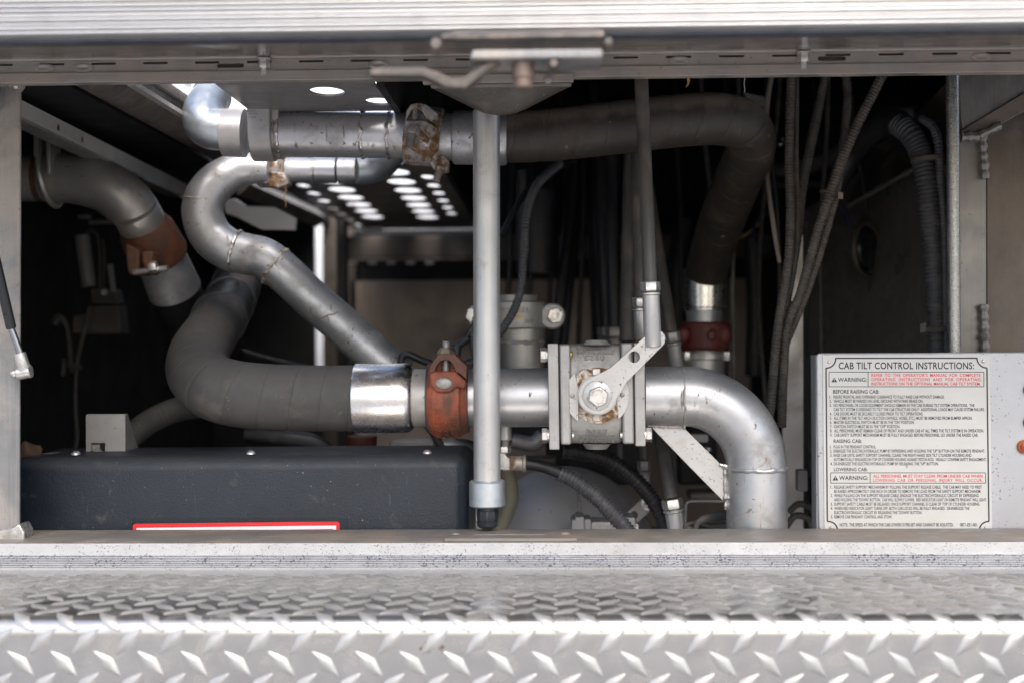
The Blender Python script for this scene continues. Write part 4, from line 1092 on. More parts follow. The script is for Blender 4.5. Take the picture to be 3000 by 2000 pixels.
tag(tube_mb([(375, 1285, 1.98, 34), (430, 1240, 1.99, 36), (500, 1205, 2.0, 36), (570, 1190, 2.03, 36), (640, 1185, 2.06, 34)], 160, 20, lambda s, th: 1+.01*math.sin(s*2*PI/.006)).build('grey_side_hose', M['hose']), 'grey hose curving behind the bracket block under the thick hose', 'hose')

# ------------------------------------------------------------------ dark sensor, box and wires at far left
DW = 2.3
sb = thing('sensor_cluster', 'dim grey sensor body with clip and square housing in the dark left corner', 'sensor', P(290, 980, DW))
b = MB(); b.prism([P(x, y, DW) for x, y in [(262, 893), (345, 893), (354, 978), (212, 978), (212, 925), (250, 920)]], (0, .05, 0)); b.build('housing', M['frame_dark'], sb, bevel=.003)
b = MB(); b.prism([P(x, y, DW) for x, y in [(265, 845), (335, 845), (345, 890), (268, 890)]], (0, .04, 0)); b.build('clip', M['frame_dark'], sb, bevel=.002)
b = MB(); b.sweep([P(240 + 20*t, 690 + 150*t, DW) for t in [k/10 for k in range(11)]], [S(21, DW)]*11, 14); b.build('body', M['white_plastic'], sb)
b = MB(); b.sweep([P(322 + 10*t, 775 + 80*t, DW) for t in [k/10 for k in range(11)]], [S(9, DW)]*11, 10); b.build('body', M['white_plastic'], sb)
b = MB(); b.lathe(P(307, 857, DW-.004), (0, -1, 0), [(0, S(9, DW)), (.006, S(8, DW))], 12); b.build('clip_button', M['pale_rail'], sb)
wires = [([(245, 690, DW, 4), (270, 676, DW, 4), (288, 700, DW, 4), (294, 780, DW, 4), (292, 850, DW, 4)], 'grey wire looping over the dim sensor body'),
 ([(262, 900, DW-.03, 6), (250, 960, DW-.03, 6), (228, 1050, DW-.03, 6), (222, 1120, DW-.03, 6), (222, 1200, DW-.03, 6), (226, 1280, DW-.03, 6), (216, 1330, DW-.03, 6)], 'long grey wire falling from the dim housing to the black cover'),
 ([(160, 950, DW, 12), (175, 930, DW, 14), (195, 955, DW, 8), (204, 1010, DW, 8), (208, 1060, DW, 9), (212, 1090, DW, 8)], 'short thick wire with crimped end left of the dim housing'),
 ([(302, 700, DW+.02, 4), (306, 780, DW+.02, 4), (302, 850, DW+.02, 4)], 'thin straight wire beside the dim sensor body'),
 ([(188, 1050, DW, 6), (186, 1080, DW, 6), (184, 1100, DW, 6)], 'small wire stub near the wire tie in the dark corner')]
for pth, lb in wires: tag(tube_mb(pth, 40, 8).build('wire', M['loom_dusty']), lb, 'wire', 'wires in the dark left corner')
b = MB(); a, e = P(200, 1072, DW-.04), P(240, 1075, DW-.04); b.cyl(a, e, S(6, DW), 10); tag(b.build('wire_tie', M['loom_dusty']), 'wire tie binding the long grey wire at left', 'cable tie')
# louvres faintly visible low on the dark wall
for k, (x0, x1, y) in enumerate(((185, 262, 637), (265, 330, 652), (120, 165, 600), (75, 130, 655))):
    b = MB(); b.obox((P(x0, y, 2.5)+P(x1, y, 2.5))/2, (P(x1, y-3, 2.5)-P(x0, y, 2.5))/2, Vector((0, .01, 0)), Vector((0, 0, .003))); tag(b.build('wall_slat', M['silver_dull']), ['dim slat below the left elbow, longest of four', 'dim slat below the left elbow, nearest the orange coupling', 'dim slat just under the left elbow flange', 'dim slat next to the left post'][k], 'slat', 'dim slats on the dark left wall')

# ------------------------------------------------------------------ grey notched block, mud lump, yellow tube
DG = 1.74
gb = thing('notched_block', 'grey wedge shaped block with a square notch standing behind the black cover', 'bracket', P(310, 1325, DG))
fr = rrect(252, -1360, 367, -1212, 6, 3)
holes = [rrect(266, -1361.0+2, 308, -1296, 2, 2)]
b = MB(); plate_mesh(fr, holes, lambda u, v: P(u, -v, DG), (0, .006, 0), b); b.build('face', M['cast_light'], gb, bevel=.0008)
b = MB(); b.prism([Vector((P(367,1290,DG).x, DG+.0065, P(367,1212,DG).z)), Vector((P(367,1290,DG).x, DG+.0065, P(367,1370,DG).z)), Vector((P(367,1290,DG).x, DG+.075, P(367,1370,DG).z)), Vector((P(367,1290,DG).x, DG+.010, P(367,1212,DG).z))], (-.006, 0, 0)); b.build('web', M['cast_light'], gb)
b = MB(); p = P(268, 1300, DG+.006); q = P(324, 1360, DG+.05); b.box((p.x, p.y, q.z), (q.x, q.y, p.z)); b.build('socket', M['cast'], gb, bevel=.001)
b = MB(); b.cyl(P(283, 1322, DG+.004), P(294, 1330, DG-.004), S(12, DG), 12); b.build('pin', M['rod'], gb)
b = MB(); b.sphere(P(85, 1332, 1.68), S(36, 1.68), 20, (1, .8, 1.0)); o = b.build('mud_lump', M['grit'])
for v in o.data.vertices: v.co *= 1 + .25*mnoise.noise(v.co*70)
tag(o, 'brown lump of mud beside the left end of the black cover', 'mud')
tag(tube_mb([(95, 1342, 1.70, 11), (140, 1337, 1.71, 12), (190, 1334, 1.74, 12)], 14, 16).build('yellowed_tube', M['shell_brown']), 'short yellowed tube behind the left end of the black cover', 'tube')

# ------------------------------------------------------------------ black moulded cover with red bordered label
DB_ = 1.635
cv = thing('black_cover', 'blue black moulded plastic cover with screws on top, lower left of the opening', 'cover', P(700, 1555, DB_))
# profile swept along x with rounded top edge and rounded right end
def cover():
    b = MB(); xl_, xr2 = P(8, 1400, DB_).x, P(1372, 1400, DB_).x
    zt = P(700, 1327, DB_+.02).z; zb = .9 - .30; dep = .16; re = .018
    nseg = 8; cols = []
    def outline(inset):     # plan outline at a horizontal inset, from left to right with rounded corners
        pts = []; r = max(.002, .028-inset)
        cx, cy = xl_ + .028, DB_ + .028
        for k in range(nseg+1):
            a = PI + PI/2*k/nseg; pts.append((cx + r*math.cos(a), cy + r*math.sin(a)))
        cx2 = xr2 - .020; r2 = max(.002, .020-inset)
        cy2 = DB_ + .020
        for k in range(nseg+1):
            a = -PI/2 + PI/2*k/nseg; pts.append((cx2 + r2*math.cos(a), cy2 + r2*math.sin(a)))
        pts.append((xr2 - inset, DB_+dep)); pts.insert(0, (xl_+inset, DB_+dep)); return pts
    rings = []
    rings.append((outline(0), zb)); rings.append((outline(0), zt-re))
    for k in range(1, 8):
        a = PI/2*k/7; rings.append((outline(re*(1-math.cos(a))), zt - re + re*math.sin(a)))
    m = len(rings[0][0]); vs = []; fs = []
    for pts, z in rings:
        for (x, y) in pts:
            sag = .0016*math.sin((x-xl_)*9) if z > zt-re*.9 else 0
            tilt = (.0055*(1-(x-xl_)/(xr2-xl_)) if False else 0)
            # the left end dips a little where the edge is rounded
            dip = -.006*max(0, 1-(x-xl_)/.06) if z > zt-re*1.2 else 0
            vs.append((x, y, z+sag+dip))
    for i in range(len(rings)-1):
        for k in range(m-1): fs.append((i*m+k, i*m+k+1, (i+1)*m+k+1, (i+1)*m+k))
    fs.append(tuple((len(rings)-1)*m+k for k in range(m)))
    b.add(vs, fs); return b.build('shell', M['plastic'], cv, angle=60), zt
_, ztop_ = cover()
b = MB(); p, q = P(378, 1518, DB_), P(1008, 1600, DB_)
plate_mesh([(p.x-.001, q.z), (q.x+.004, q.z), (q.x+.004, p.z), (p.x-.001, p.z+.0005)], [rrect(p.x+.0045, q.z+.002, q.x-.002, p.z-.0035, .004, 4)], lambda u, v: (u, DB_-.0016, v), (0, .003, 0), b)
b.build('label_recess_rim', M['plastic'], cv, bevel=.0012, bseg=3)
for k, (x, y) in enumerate(((222, 1326), (735, 1324), (1252, 1318))):
    c = P(x, y+4, DB_+.022); b = MB(); b.lathe((c.x, c.y, ztop_-.001), (0,0,1), [(0, S(14, DB_)), (.0022, S(13, DB_)), (.0044, S(7, DB_)), (.005, .0005)], 18); b.build('screw', M['bolt'], cv)
lb_ = thing('red_label', 'red bordered white label low on the black cover', 'label', P(690, 1600, DB_-.002))
def tl(x, y): return P(x, y - 6 - (x-390)*.0125*1.0, DB_-.0004)
def lab(x0, y0, x1, y1, dd, m, nm, r=8):
    b = MB(); q = rrect(x0, -y1, x1, -y0, r, 4); b.prism([tl(x, -y) + Vector((0, -dd, 0)) for x, y in q], (0, .0002, 0)); return b.build(nm, m, lb_)
lab(389, 1539, 995, 1640, .0002, M['label_red'], 'border', 9)
lab(400, 1551, 985, 1636, .0005, M['label_white'], 'white_line', 1)
lab(410, 1561, 976, 1632, .0008, M['label_red'], 'field', 1)

# ------------------------------------------------------------------ gas strut on the left post
gs = thing('gas_strut', 'black gas strut with ball socket end leaning against the left post', 'gas strut', P(65, 1100, 1.50))
b = MB(); a, e = P(-60, 560, 1.46), P(33, 962, 1.50); b.cyl(a, e, S(15, 1.5), 20); b.build('cylinder', M['strut'], gs, bevel=.001)
b = MB(); b.cyl(P(30, 955, 1.50), P(64, 1045, 1.505), S(10, 1.5), 18); b.build('rod', M['chrome'], gs)
b = MB(); a, e = P(58, 1034, 1.505), P(74, 1092, 1.508); b.lathe(a, e-a, [(0, S(17, 1.5)), ((e-a).length*.8, S(20, 1.5)), ((e-a).length, S(17, 1.5))], 20); b.build('socket', M['bolt'], gs)
b = MB(); b.cyl(P(50, 1092, 1.508), P(92, 1086, 1.508), S(20, 1.5), 20); b.build('ball_cup', M['bolt'], gs, bevel=.0015)
b = MB(); b.sphere(P(42, 1093, 1.512), S(14, 1.5), 14); b.cyl(P(42, 1093, 1.512), P(36, 1093, 1.536), S(10, 1.5), 14); b.build('ball_stud', M['bolt'], gs)

# ------------------------------------------------------------------ lamp dome and centre tube
dm = thing('lamp_dome', 'speckled bronze lamp dome hanging under the header at top centre', 'lamp', P(1460, 340, 1.56))
cD = P(1467, 250, 1.53); rx = S(207, 1.53)
b = MB(); prof = [(0, rx*1.0), (.002, rx*1.01)]
hD = -(P(1467, 341, 1.53).z - cD.z)
for (t, r) in ((0, 1.0), (.10, .975), (.30, .80), (.55, .58), (.78, .38), (.9, .26), (.97, .15), (1.0, .05)): prof.append((hD*t + .003, rx*r))
n_ = len(prof)
b.lathe(cD + Vector((0, 0, .004)), (0, 0, -1), prof, 56)
o = b.build('dome', M['lens'], dm, angle=60)
for v in o.data.vertices: v.co.y = (v.co.y + dm.location.y - cD.y)*.36 + cD.y - dm.location.y
b = MB(); p, q = P(1238, 246, 1.487), P(1680, 214, 1.487); b.box((p.x, 1.487, p.z), (q.x, 1.4962, q.z)); fst = b.build('flange_strip', M['header'], dm, bevel=.001)
b = MB(); b.box((P(1262, 250, 1.487).x, 1.4872, p.z-.0042), (P(1674, 250, 1.487).x, 1.4955, p.z-.0004)); b.build('gasket_edge', M['sill_top'], dm, bevel=.0008)
b = MB(); c = P(1606, 233, 1.487); b.lathe(c, (0, -1, 0), [(0, .0055), (.0015, .005), (.0025, .002)], 16); b.build('screw', M['header'], fst)

DT = 1.592
ct = thing('centre_tube', 'pale upright tube in the middle with collar and black cable gland at its foot', 'tube', P(1428, 1545, DT))
b = MB(); b.cyl(P(1425, 325, DT), P(1427, 1415, DT), S(39.5, DT), 40); b.build('tube', M['rod'], ct)
b = MB(); a, e = P(1427, 1404, DT), P(1428, 1482, DT); L_ = (e-a).length
b.lathe(a, e-a, [(0, S(42, DT)), (S(2, DT), S(49, DT)), (S(7, DT), S(53, DT)), (L_-S(4, DT), S(53.5, DT)), (L_, S(49, DT))], 40); b.build('collar', M['galv'], ct)
b = MB(); b.cyl(P(1428, 1480, DT), P(1428, 1493, DT), S(29, DT), 28); b.build('gland_neck', M['gland'], ct)
b = MB(); a, e = P(1428, 1492, DT), P(1428, 1530, DT); b.lathe(a, e-a, [(0, S(31, DT)), (S(26, DT), S(31.5, DT)), (S(38, DT), S(29, DT))], 8, smooth=False); b.build('gland_nut', M['gland'], ct, bevel=.0012)
b = MB(); a, e = P(1428, 1526, DT), P(1428, 1545, DT); b.lathe(a, e-a, [(0, S(31, DT)), (S(12, DT), S(30, DT)), (S(19, DT), S(22, DT))], 28); b.build('gland_cap', M['gland'], ct)
tube_mb([(1428, 1540, DT, 14), (1427, 1552, DT+.006, 14), (1426, 1562, DT+.03, 14), (1426, 1590, DT+.05, 14)], 14, 14).build('cable', M['hose'], ct)

b = MB(); b.sweep([P(938 + 6.5*k, 932 - 2.2*k + 2*math.sin(k*1.3), DS-.012-S(60, DS)) for k in range(9)], [.0006]*9, 6); b.sweep([P(960, 926, DS-.012-S(60, DS)) + (P(962, 948, DS-.012-S(60, DS))-P(960, 926, DS-.012-S(60, DS)))*k/4 for k in range(5)], [.0004]*5, 5); tag(b.build('dry_twig', M['brown_leaf']), 'small dry twig stuck on the diagonal run of the curved silver pipe', 'twig')
# ------------------------------------------------------------------ control rods in the middle
def ctrl_rod(top, mid, d0, d1, r, label, fit=True, name='control_rod', mr='loom_dusty', mt='bolt', flen=130, group='control rods'):
    """a dark sleeved rod from top to mid, with hex nut, ring and pale clevis tube below"""
    t = thing(name, label, 'control rod', P(mid[0], mid[1]+flen, d1), group)
    b = MB(); b.cyl(P(top[0], top[1], d0), P(mid[0], mid[1], d1), S(r, d1), 24, S(r, d1)); b.build('sleeve', M[mr], t)
    if fit:
        dx = (mid[0]-top[0])/(mid[1]-top[1]); q = lambda dy: P(mid[0]+dx*dy, mid[1]+dy, d1)
        b = MB(); b.hexn(q(-2), q(26), S(r*1.42, d1)); b.build('nut', M[mt], t)
        b = MB(); b.lathe(q(28), q(40)-q(28), [(0, S(r*1.2, d1)), (S(3, d1), S(r*1.42, d1)), (S(7, d1), S(r*1.42, d1)), (S(10, d1), S(r*1.2, d1))], 24); b.build('ring', M[mt], t)
        b = MB(); b.lathe(q(38), q(flen)-q(38), [(0, S(r*1.22, d1)), ((q(flen)-q(38)).length-.002, S(r*1.26, d1)), ((q(flen)-q(38)).length, S(r*1.1, d1))], 26); b.build('clevis', M['rod' if mt == 'bolt' else mt], t)
    return t
M['sleeve'] = mat('dusty_black_sleeve', (.07,.064,.058), .38, 0, .15, 22, .08, dirt=((.17,.14,.115), .35, 16, .75))
M['dim_fit'] = mat('dim_grey_fitting', (.30,.285,.27), .45, .4, .1, 30)
ctrl_rod((1878, 215), (1905, 828), 1.64, 1.605, 20.5, 'long dark control rod ending in a pale clevis on the valve lever', mr='sleeve', flen=188)
ctrl_rod((1862, 360), (1876, 874), 1.86, 1.80, 17, 'dark control rod just behind the clevis of the valve lever', mr='sleeve', flen=120)
ctrl_rod((1895, 520), (1968, 975), 2.0, 1.90, 17, 'slanted dark control rod with nut right of the valve lever', mr='sleeve', mt='dim_fit', flen=120)
ctrl_rod((1852, 400), (1838, 1000), 2.05, 2.0, 24, 'wide grey brown rod behind the valve lever clevis', False, mr='sleeve')
ctrl_rod((1790, 380), (1800, 960), 2.25, 2.2, 20, 'dim black rod rising behind the valve, left of the lever', mr='hose_black', mt='dim_fit', flen=80)
ctrl_rod((1752, 380), (1780, 960), 2.35, 2.3, 22, 'dim black rod behind the valve with small dull end', mr='hose_black', mt='dim_fit', flen=80)
ctrl_rod((1930, 1240), (1968, 1462), 1.80, 1.76, 22, 'dark rod with pale clevis standing below the gusset plate', mr='sleeve', flen=150)
ctrl_rod((1880, 1230), (1886, 1350), 1.92, 1.90, 14, 'dim grey rod with small nut under the valve', mr='sleeve', mt='dim_fit', flen=130)
ctrl_rod((1815, 1300), (1817, 1395), 2.1, 2.1, 11, 'thin dim rod under the middle of the valve', False, mr='sleeve')
# dark hoses, cables behind the middle
def hose(path, label, m='hose_black', name='dark_hose', n=70, seg=14, group=None, cat='hose', rf=None):
    return tag(tube_mb(path, n, seg, rf).build(name, M[m]), label, cat, group)
G = 'dark hoses behind the middle of the opening'
hose([(1690, 330, 2.5, 20), (1672, 600, 2.45, 19), (1640, 900, 2.4, 18), (1625, 1030, 2.4, 18)], 'black hose slanting down right of the embossed clamp', group=G)
hose([(1700, 480, 2.6, 14), (1690, 640, 2.55, 14), (1668, 850, 2.5, 13), (1650, 1020, 2.5, 13)], 'thin black hose right of the slanting black hose', group=G)
hose([(1740, 250, 2.7, 26), (1745, 600, 2.7, 26), (1760, 1000, 2.7, 26)], 'wide black hose falling straight behind the valve top', group=G)
hose([(1640, 240, 2.7, 12), (1636, 320, 2.7, 12), (1632, 480, 2.7, 12)], 'thin black hose above the black wrapped hose', group=G)
hose([(1580, 560, 2.4, 58), (1578, 700, 2.4, 58), (1576, 800, 2.4, 58)], 'broad black pipe above the embossed clamp', m='hose_black', group=G, seg=28)
hose([(1530, 500, 2.2, 18), (1530, 650, 2.2, 18), (1530, 800, 2.2, 18)], 'straight black hose just right of the pale centre tube', group=G)
hose([(1470, 690, 1.85, 9), (1500, 630, 1.87, 9), (1545, 560, 1.9, 9), (1620, 500, 1.95, 9), (1680, 470, 2.0, 8)], 'thin black cable curving up right from the pale centre tube', group=G)
for pth, lbl in (([(1640, 480, 1.95, 14), (1575, 540, 1.9, 14), (1545, 620, 1.86, 13), (1535, 750, 1.84, 13), (1520, 870, 1.83, 13), (1475, 960, 1.83, 13), (1390, 1060, 1.85, 12), (1300, 1075, 1.88, 12)], 'black corrugated loom looping past the embossed clamp behind the centre tube'),
                 ([(1395, 930, 1.86, 11), (1385, 980, 1.86, 11), (1390, 1040, 1.87, 11), (1405, 1080, 1.88, 11)], 'short black loom left of the centre tube'),
                 ([(1250, 1240, 1.80, 13), (1278, 1280, 1.79, 13), (1300, 1330, 1.78, 13), (1310, 1370, 1.78, 13)], 'black loom under the red coupling')):
    tag(loom_mb(pth, .005, .14).build('split_loom', M['loom']), lbl, 'cable loom', 'black looms')
hose([(1180, 1095, 1.86, 11), (1176, 1050, 1.86, 11), (1195, 1038, 1.86, 11), (1235, 1055, 1.86, 11), (1290, 1072, 1.87, 11), (1345, 1070, 1.88, 11), (1400, 1052, 1.89, 11)], 'blue black cable hooked over the polished ferrule', m='hose_black', name='black_cable', cat='cable')
tc = thing('sensor_plug', 'black right angled plug on a cable behind the red coupling', 'plug', P(1340, 1080, 1.86))
b = MB(); b.cyl(P(1338, 1075, 1.86), P(1338, 1010, 1.86), S(13, 1.86), 14); b.build('body', M['hose_black'], tc)
b = MB(); b.cyl(P(1330, 1020, 1.86), P(1372, 990, 1.86), S(12, 1.86), 14); b.build('boot', M['hose_black'], tc)
tube_mb([(1360, 998, 1.86, 8), (1390, 950, 1.86, 8), (1430, 890, 1.88, 8)], 20, 10).build('wire', M['hose_black'], tc)
b = MB(); b.cyl(P(1338, 1090, 1.86), P(1338, 1068, 1.86), S(17, 1.86), 14); b.build('base', M['brass'], tc)

# ------------------------------------------------------------------ embossed clamp behind the centre tube
DC = 1.98
ec = thing('embossed_clamp', 'silver pipe clamp with raised lettering and side bolt behind the centre tube', 'pipe clamp', P(1520, 965, DC))
b = MB(); a, e = P(1512, 964, DC), P(1512, 884, DC); L_ = (e-a).length
b.lathe(a, e-a, [(0, S(70, DC)), (S(4, DC), S(88, DC)), (L_-S(4, DC), S(88, DC)), (L_, S(74, DC))], 44); b.build('housing', M['cast_light'], ec, angle=30)
b = MB(); b.prism([P(x, y, DC-.022) for x, y in rrect(1580, 888, 1656, 964, 36, 8)], (0, .03, 0)); b.build('bolt_lug', M['cast_light'], ec, bevel=.003, bseg=3)
b = MB(); b.prism([P(x, y, DC-.022) for x, y in rrect(1366, 892, 1440, 960, 33, 8)], (0, .03, 0)); b.build('bolt_lug', M['cast_light'], ec, bevel=.003, bseg=3)
for x in (1627, 1388):
    b = MB(); c = P(x, 925, DC-.022); b.lathe(c, (0, -1, 0), [(0, S(24, DC)), (.008, S(24, DC)), (.009, S(21, DC))], 6, smooth=False, ref=(1, 0, .2)); b.lathe(c, (0, -1, 0), [(.009, S(11, DC)), (.014, S(11, DC)), (.014, S(8, DC))], 16); b.build('bolt', M['bolt'], ec)
def emboss_z(s, cx, d, r, x0, x1, ytop, ybot, m, parent, depth=.0016):
    b = MB(); v, f = text_mb(s, spc=1.15); n = len(v); c = P(cx, ytop, d); base = []; topv = []
    zt, zb = P(cx, ytop, d).z, P(cx, ybot, d).z
    for (x, y) in v:
        X = P(x0 + (x1-x0)*x, ytop, d).x - c.x; a = math.asin(max(-1, min(1, X/r)))
        rad = Vector((math.sin(a), -math.cos(a), 0)); q = Vector((c.x, c.y, zb + (zt-zb)*y)) + rad*r
        base.append(q); topv.append(q + rad*depth)
    cnt = {}
    for q in f:
        for i in range(len(q)):
            e = frozenset((q[i], q[(i+1) % len(q)])); cnt[e] = cnt.get(e, 0)+1
    sides = [(q[i], q[(i+1) % len(q)], n+q[(i+1) % len(q)], n+q[i]) for q in f for i in range(len(q)) if cnt[frozenset((q[i], q[(i+1) % len(q)]))] == 1]
    b.add(base+topv, [tuple(n+i for i in q) for q in f] + sides, False); return b.build('raised_lettering', m, parent)
emboss_z('GRINNELL', 1512, DC, S(88, DC), 1450, 1552, 902, 917, M['thread'], ec)
emboss_z('705', 1512, DC, S(88, DC), 1536, 1562, 937, 950, M['thread'], ec)
b = MB(); b.prism([(c.x, c.y, c.z) for c in [P(x, y, DC-S(88, DC)-.0006) for x, y in rrect(1476, 922, 1532, 933, 3, 2)]], (0, .006, 0)); b.build('gold_plate', M['brass'], ec)
pv = thing('riser_pipe', 'grey riser pipe with weld under the embossed clamp', 'pipe', P(1530, 1080, DC))
b = MB(); b.cyl(P(1526, 964, DC), P(1528, 1140, DC), S(62, DC), 36); b.build('barrel', M['silver_dull'], pv)
b = MB(); weld_mb(ring_pts(P(1527, 1003, DC), (0, 0, 1), S(62, DC), wob=S(4, DC), seed=31), S(6, DC), b, True, lump=.7, seed=31); b.build('weld_bead', M['silver_dull'], pv)
b = MB(); b.cyl(P(1512, 884, DC), P(1512, 866, DC), S(64, DC), 32); b.build('neck', M['dim_fit'], pv)

# ------------------------------------------------------------------ far beam and panels
DBM = 3.2
bm = thing('far_beam', 'dark brown far beam with slotted lip across the back above the brown panel', 'beam', P(1200, 760, DBM))
b = MB(); p, q = P(1008, 758, DBM), P(2260, 682, DBM); b.box((p.x, DBM, p.z), (q.x, DBM+.08, q.z)); b.build('web', M['frame_dark'], bm, bevel=.004)
b = MB(); p, q = P(1008, 764, DBM), P(2260, 751, DBM); b.box((p.x, DBM-.01, p.z), (q.x, DBM-.001, q.z)); b.build('lip', M['shell_brown'], bm, bevel=.002)
for k in range(5):
    b = MB(); p, q = P(1022 + k*56, 774, DBM+.02), P(1046 + k*56, 766, DBM+.02); b.box((p.x, DBM+.02, p.z), (q.x, DBM+.024, q.z)); b.build('slot_tab', M['pale_rail'], bm)
b = MB(); p, q = P(1056, 679, 3.28), P(1118, 668, 3.28); b.box((p.x, 3.28, p.z), (q.x, 3.30, q.z)); tag(b.build('slot_light', M['pale_rail']), 'small pale bar painted as a bright slot above the far beam under the last ceiling holes', 'tab')  # pale box stands in for light coming through a slot
b = MB(); p, q = P(990, 1560, 3.1), P(1008, 640, 3.1); b.box((p.x, 3.1, p.z), (q.x, 3.16, q.z)); tag(b.build('frame_post', M['shell']), 'dark frame post at the left end of the far beam', 'frame post')
b = MB(); p, q = P(1560, 700, 2.95), P(1700, 560, 2.95)
# ------------------------------------------------------------------ right: corrugated conduits
G2 = 'corrugated conduits hanging at right'
conds = [
 ([(2318, 215, 1.80, 13), (2314, 330, 1.80, 14), (2312, 480, 1.80, 14), (2316, 620, 1.79, 14), (2310, 760, 1.78, 14), (2288, 900, 1.78, 14), (2272, 1020, 1.79, 14), (2262, 1140, 1.8, 14), (2245, 1300, 1.82, 14)], 'corrugated conduit hanging straight, nearest the black wrapped hose'),
 ([(2334, 215, 1.82, 8), (2333, 480, 1.82, 8), (2338, 640, 1.81, 8), (2328, 780, 1.80, 8), (2305, 900, 1.80, 8), (2290, 1020, 1.8, 9), (2285, 1200, 1.82, 9)], 'thin corrugated conduit hugging the straight hanging one'),
 ([(2418, 215, 1.86, 11), (2395, 330, 1.86, 15), (2372, 440, 1.85, 15), (2350, 560, 1.84, 14), (2338, 680, 1.83, 14), (2320, 800, 1.82, 13), (2300, 920, 1.82, 13), (2285, 1060, 1.83, 13)], 'corrugated conduit slanting from the header to meet the straight ones'),
 ([(2478, 215, 1.90, 13), (2482, 290, 1.90, 13), (2476, 380, 1.89, 13), (2462, 460, 1.87, 12), (2450, 500, 1.86, 12)], 'short corrugated conduit disappearing behind the longest slanting one'),
 ([(2590, 212, 1.76, 15), (2555, 280, 1.76, 15), (2510, 370, 1.76, 15), (2470, 460, 1.76, 16), (2435, 560, 1.76, 16), (2400, 660, 1.76, 15), (2372, 760, 1.77, 15), (2345, 860, 1.78, 14), (2308, 950, 1.79, 14), (2296, 1080, 1.80, 14), (2290, 1250, 1.81, 14)], 'longest corrugated conduit slanting from upper right to the bundle'),
 ([(2462, 500, 1.80, 10), (2452, 560, 1.79, 12), (2425, 660, 1.78, 13), (2402, 740, 1.78, 13), (2370, 840, 1.79, 12), (2330, 940, 1.80, 12), (2305, 1000, 1.81, 12)], 'corrugated conduit running under the longest slanting one'),
]
for pth, lbl in conds: tag(loom_mb(pth, .0044, .13, 14).build('corrugated_conduit', M['loom_dusty']), lbl, 'conduit', G2)
bt = thing('cable_tie', 'brown cable tie around the two slanting conduits', 'cable tie', P(2440, 580, 1.75))
b = MB(); b.lathe(P(2432, 566, 1.768), (P(2405, 640, 1.768)-P(2432, 566, 1.768)), [(0, S(31, 1.76)), (.003, S(31, 1.76))], 24); o = b.build('strap', M['loom_dusty'], bt)
b = MB(); b.box(tuple(P(2455, 583, 1.742)), tuple(P(2466, 566, 1.75))); b.build('head', M['latch'], bt)
hose([(2262, 215, 2.0, 7), (2248, 300, 2.0, 8), (2240, 420, 2.0, 7), (2252, 560, 1.98, 7), (2272, 700, 1.96, 7), (2284, 770, 1.95, 6)], 'tan thin rod right of the black wrapped hose', m='shell_brown', name='tan_rod', cat='rod')
# dark clutter in the upper right
for k, (pth, m, lbl) in enumerate((
 ([(2200, 490, 2.5, 20), (2300, 500, 2.45, 22), (2420, 470, 2.4, 24), (2500, 420, 2.35, 26)], 'loom_dusty', 'dim dark hose crossing behind the hanging conduits'),
 ([(2180, 540, 2.6, 10), (2300, 542, 2.6, 10), (2420, 540, 2.6, 10)], 'loom_dusty', 'thin dim hose below the crossing dark hose'),
 ([(2130, 700, 2.5, 5), (2180, 690, 2.5, 5), (2230, 650, 2.5, 5)], 'brass', 'dim yellowish wire beside the black wrapped hose'),
 ([(2255, 620, 2.3, 5), (2215, 650, 2.3, 5), (2210, 700, 2.3, 5), (2240, 735, 2.3, 5)], 'blue_wire', 'blue wire loop right of the shiny ferrule'),
 ([(2460, 605, 2.2, 6), (2478, 630, 2.2, 6), (2488, 660, 2.2, 6)], 'blue_wire', 'blue wire end near the weld strip'),
 ([(2010, 640, 2.8, 30), (1985, 800, 2.8, 32), (1990, 1000, 2.8, 30)], 'hose_black', 'broad dark hose behind the valve lever'),
 ([(2205, 700, 2.6, 26), (2215, 900, 2.6, 28), (2210, 1100, 2.6, 28)], 'hose_black', 'broad dark hose right of the dark red coupling'))):
    hose(pth, lbl, m=m, name='wire' if 'wire' in lbl else 'dark_hose', cat='wire' if 'wire' in lbl else 'hose')
b = MB(); p = [P(2180, 272, 2.1), P(2240, 285, 2.1), P(2240, 312, 2.1), P(2190, 296, 2.1)]; b.prism(p, (0, .02, 0)); tag(b.build('grey_tab', M['dim_fit']), 'small dim grey tab above the bend of the black hose', 'tab')
for k, (x, y, r) in enumerate(((2286, 423, 9), (2294, 409, 5), (2348, 700, 7))):
    b = MB(); b.sphere(P(x, y, 2.3), S(r, 2.3), 12); tag(b.build('glint_nut', M['polish']), ['bright nut left of the straight hanging conduit', 'tiny bright nut just above the other bright nut', 'bright nut between the hanging conduits'][k], 'nut')
# thick corrugated hose bundle by the upright rod
hose([(2440, 560, 1.98, 30), (2500, 440, 1.95, 36), (2560, 380, 1.9, 38), (2610, 355, 1.86, 37), (2655, 375, 1.83, 36)], 'dark smooth hose arching into the thick corrugated sleeve', m='hose_black', seg=22)
ths = tag(loom_mb([(2630, 362, 1.84, 34), (2668, 395, 1.82, 34), (2697, 450, 1.81, 33), (2715, 540, 1.80, 32), (2726, 640, 1.80, 31), (2735, 780, 1.80, 29), (2742, 920, 1.80, 27), (2745, 1060, 1.80, 26)], .0058, .13, 22).build('corrugated_sleeve', M['loom']), 'thick black corrugated sleeve falling beside the upright rod', 'conduit')
tag(loom_mb([(2700, 348, 1.82, 12), (2735, 375, 1.80, 14), (2750, 430, 1.79, 14), (2755, 520, 1.79, 13), (2765, 640, 1.79, 12), (2770, 800, 1.79, 11), (2775, 1050, 1.79, 11)], .0046, .13, 12).build('corrugated_sleeve', M['loom']), 'thin corrugated sleeve squeezed between the thick one and the rod', 'conduit')
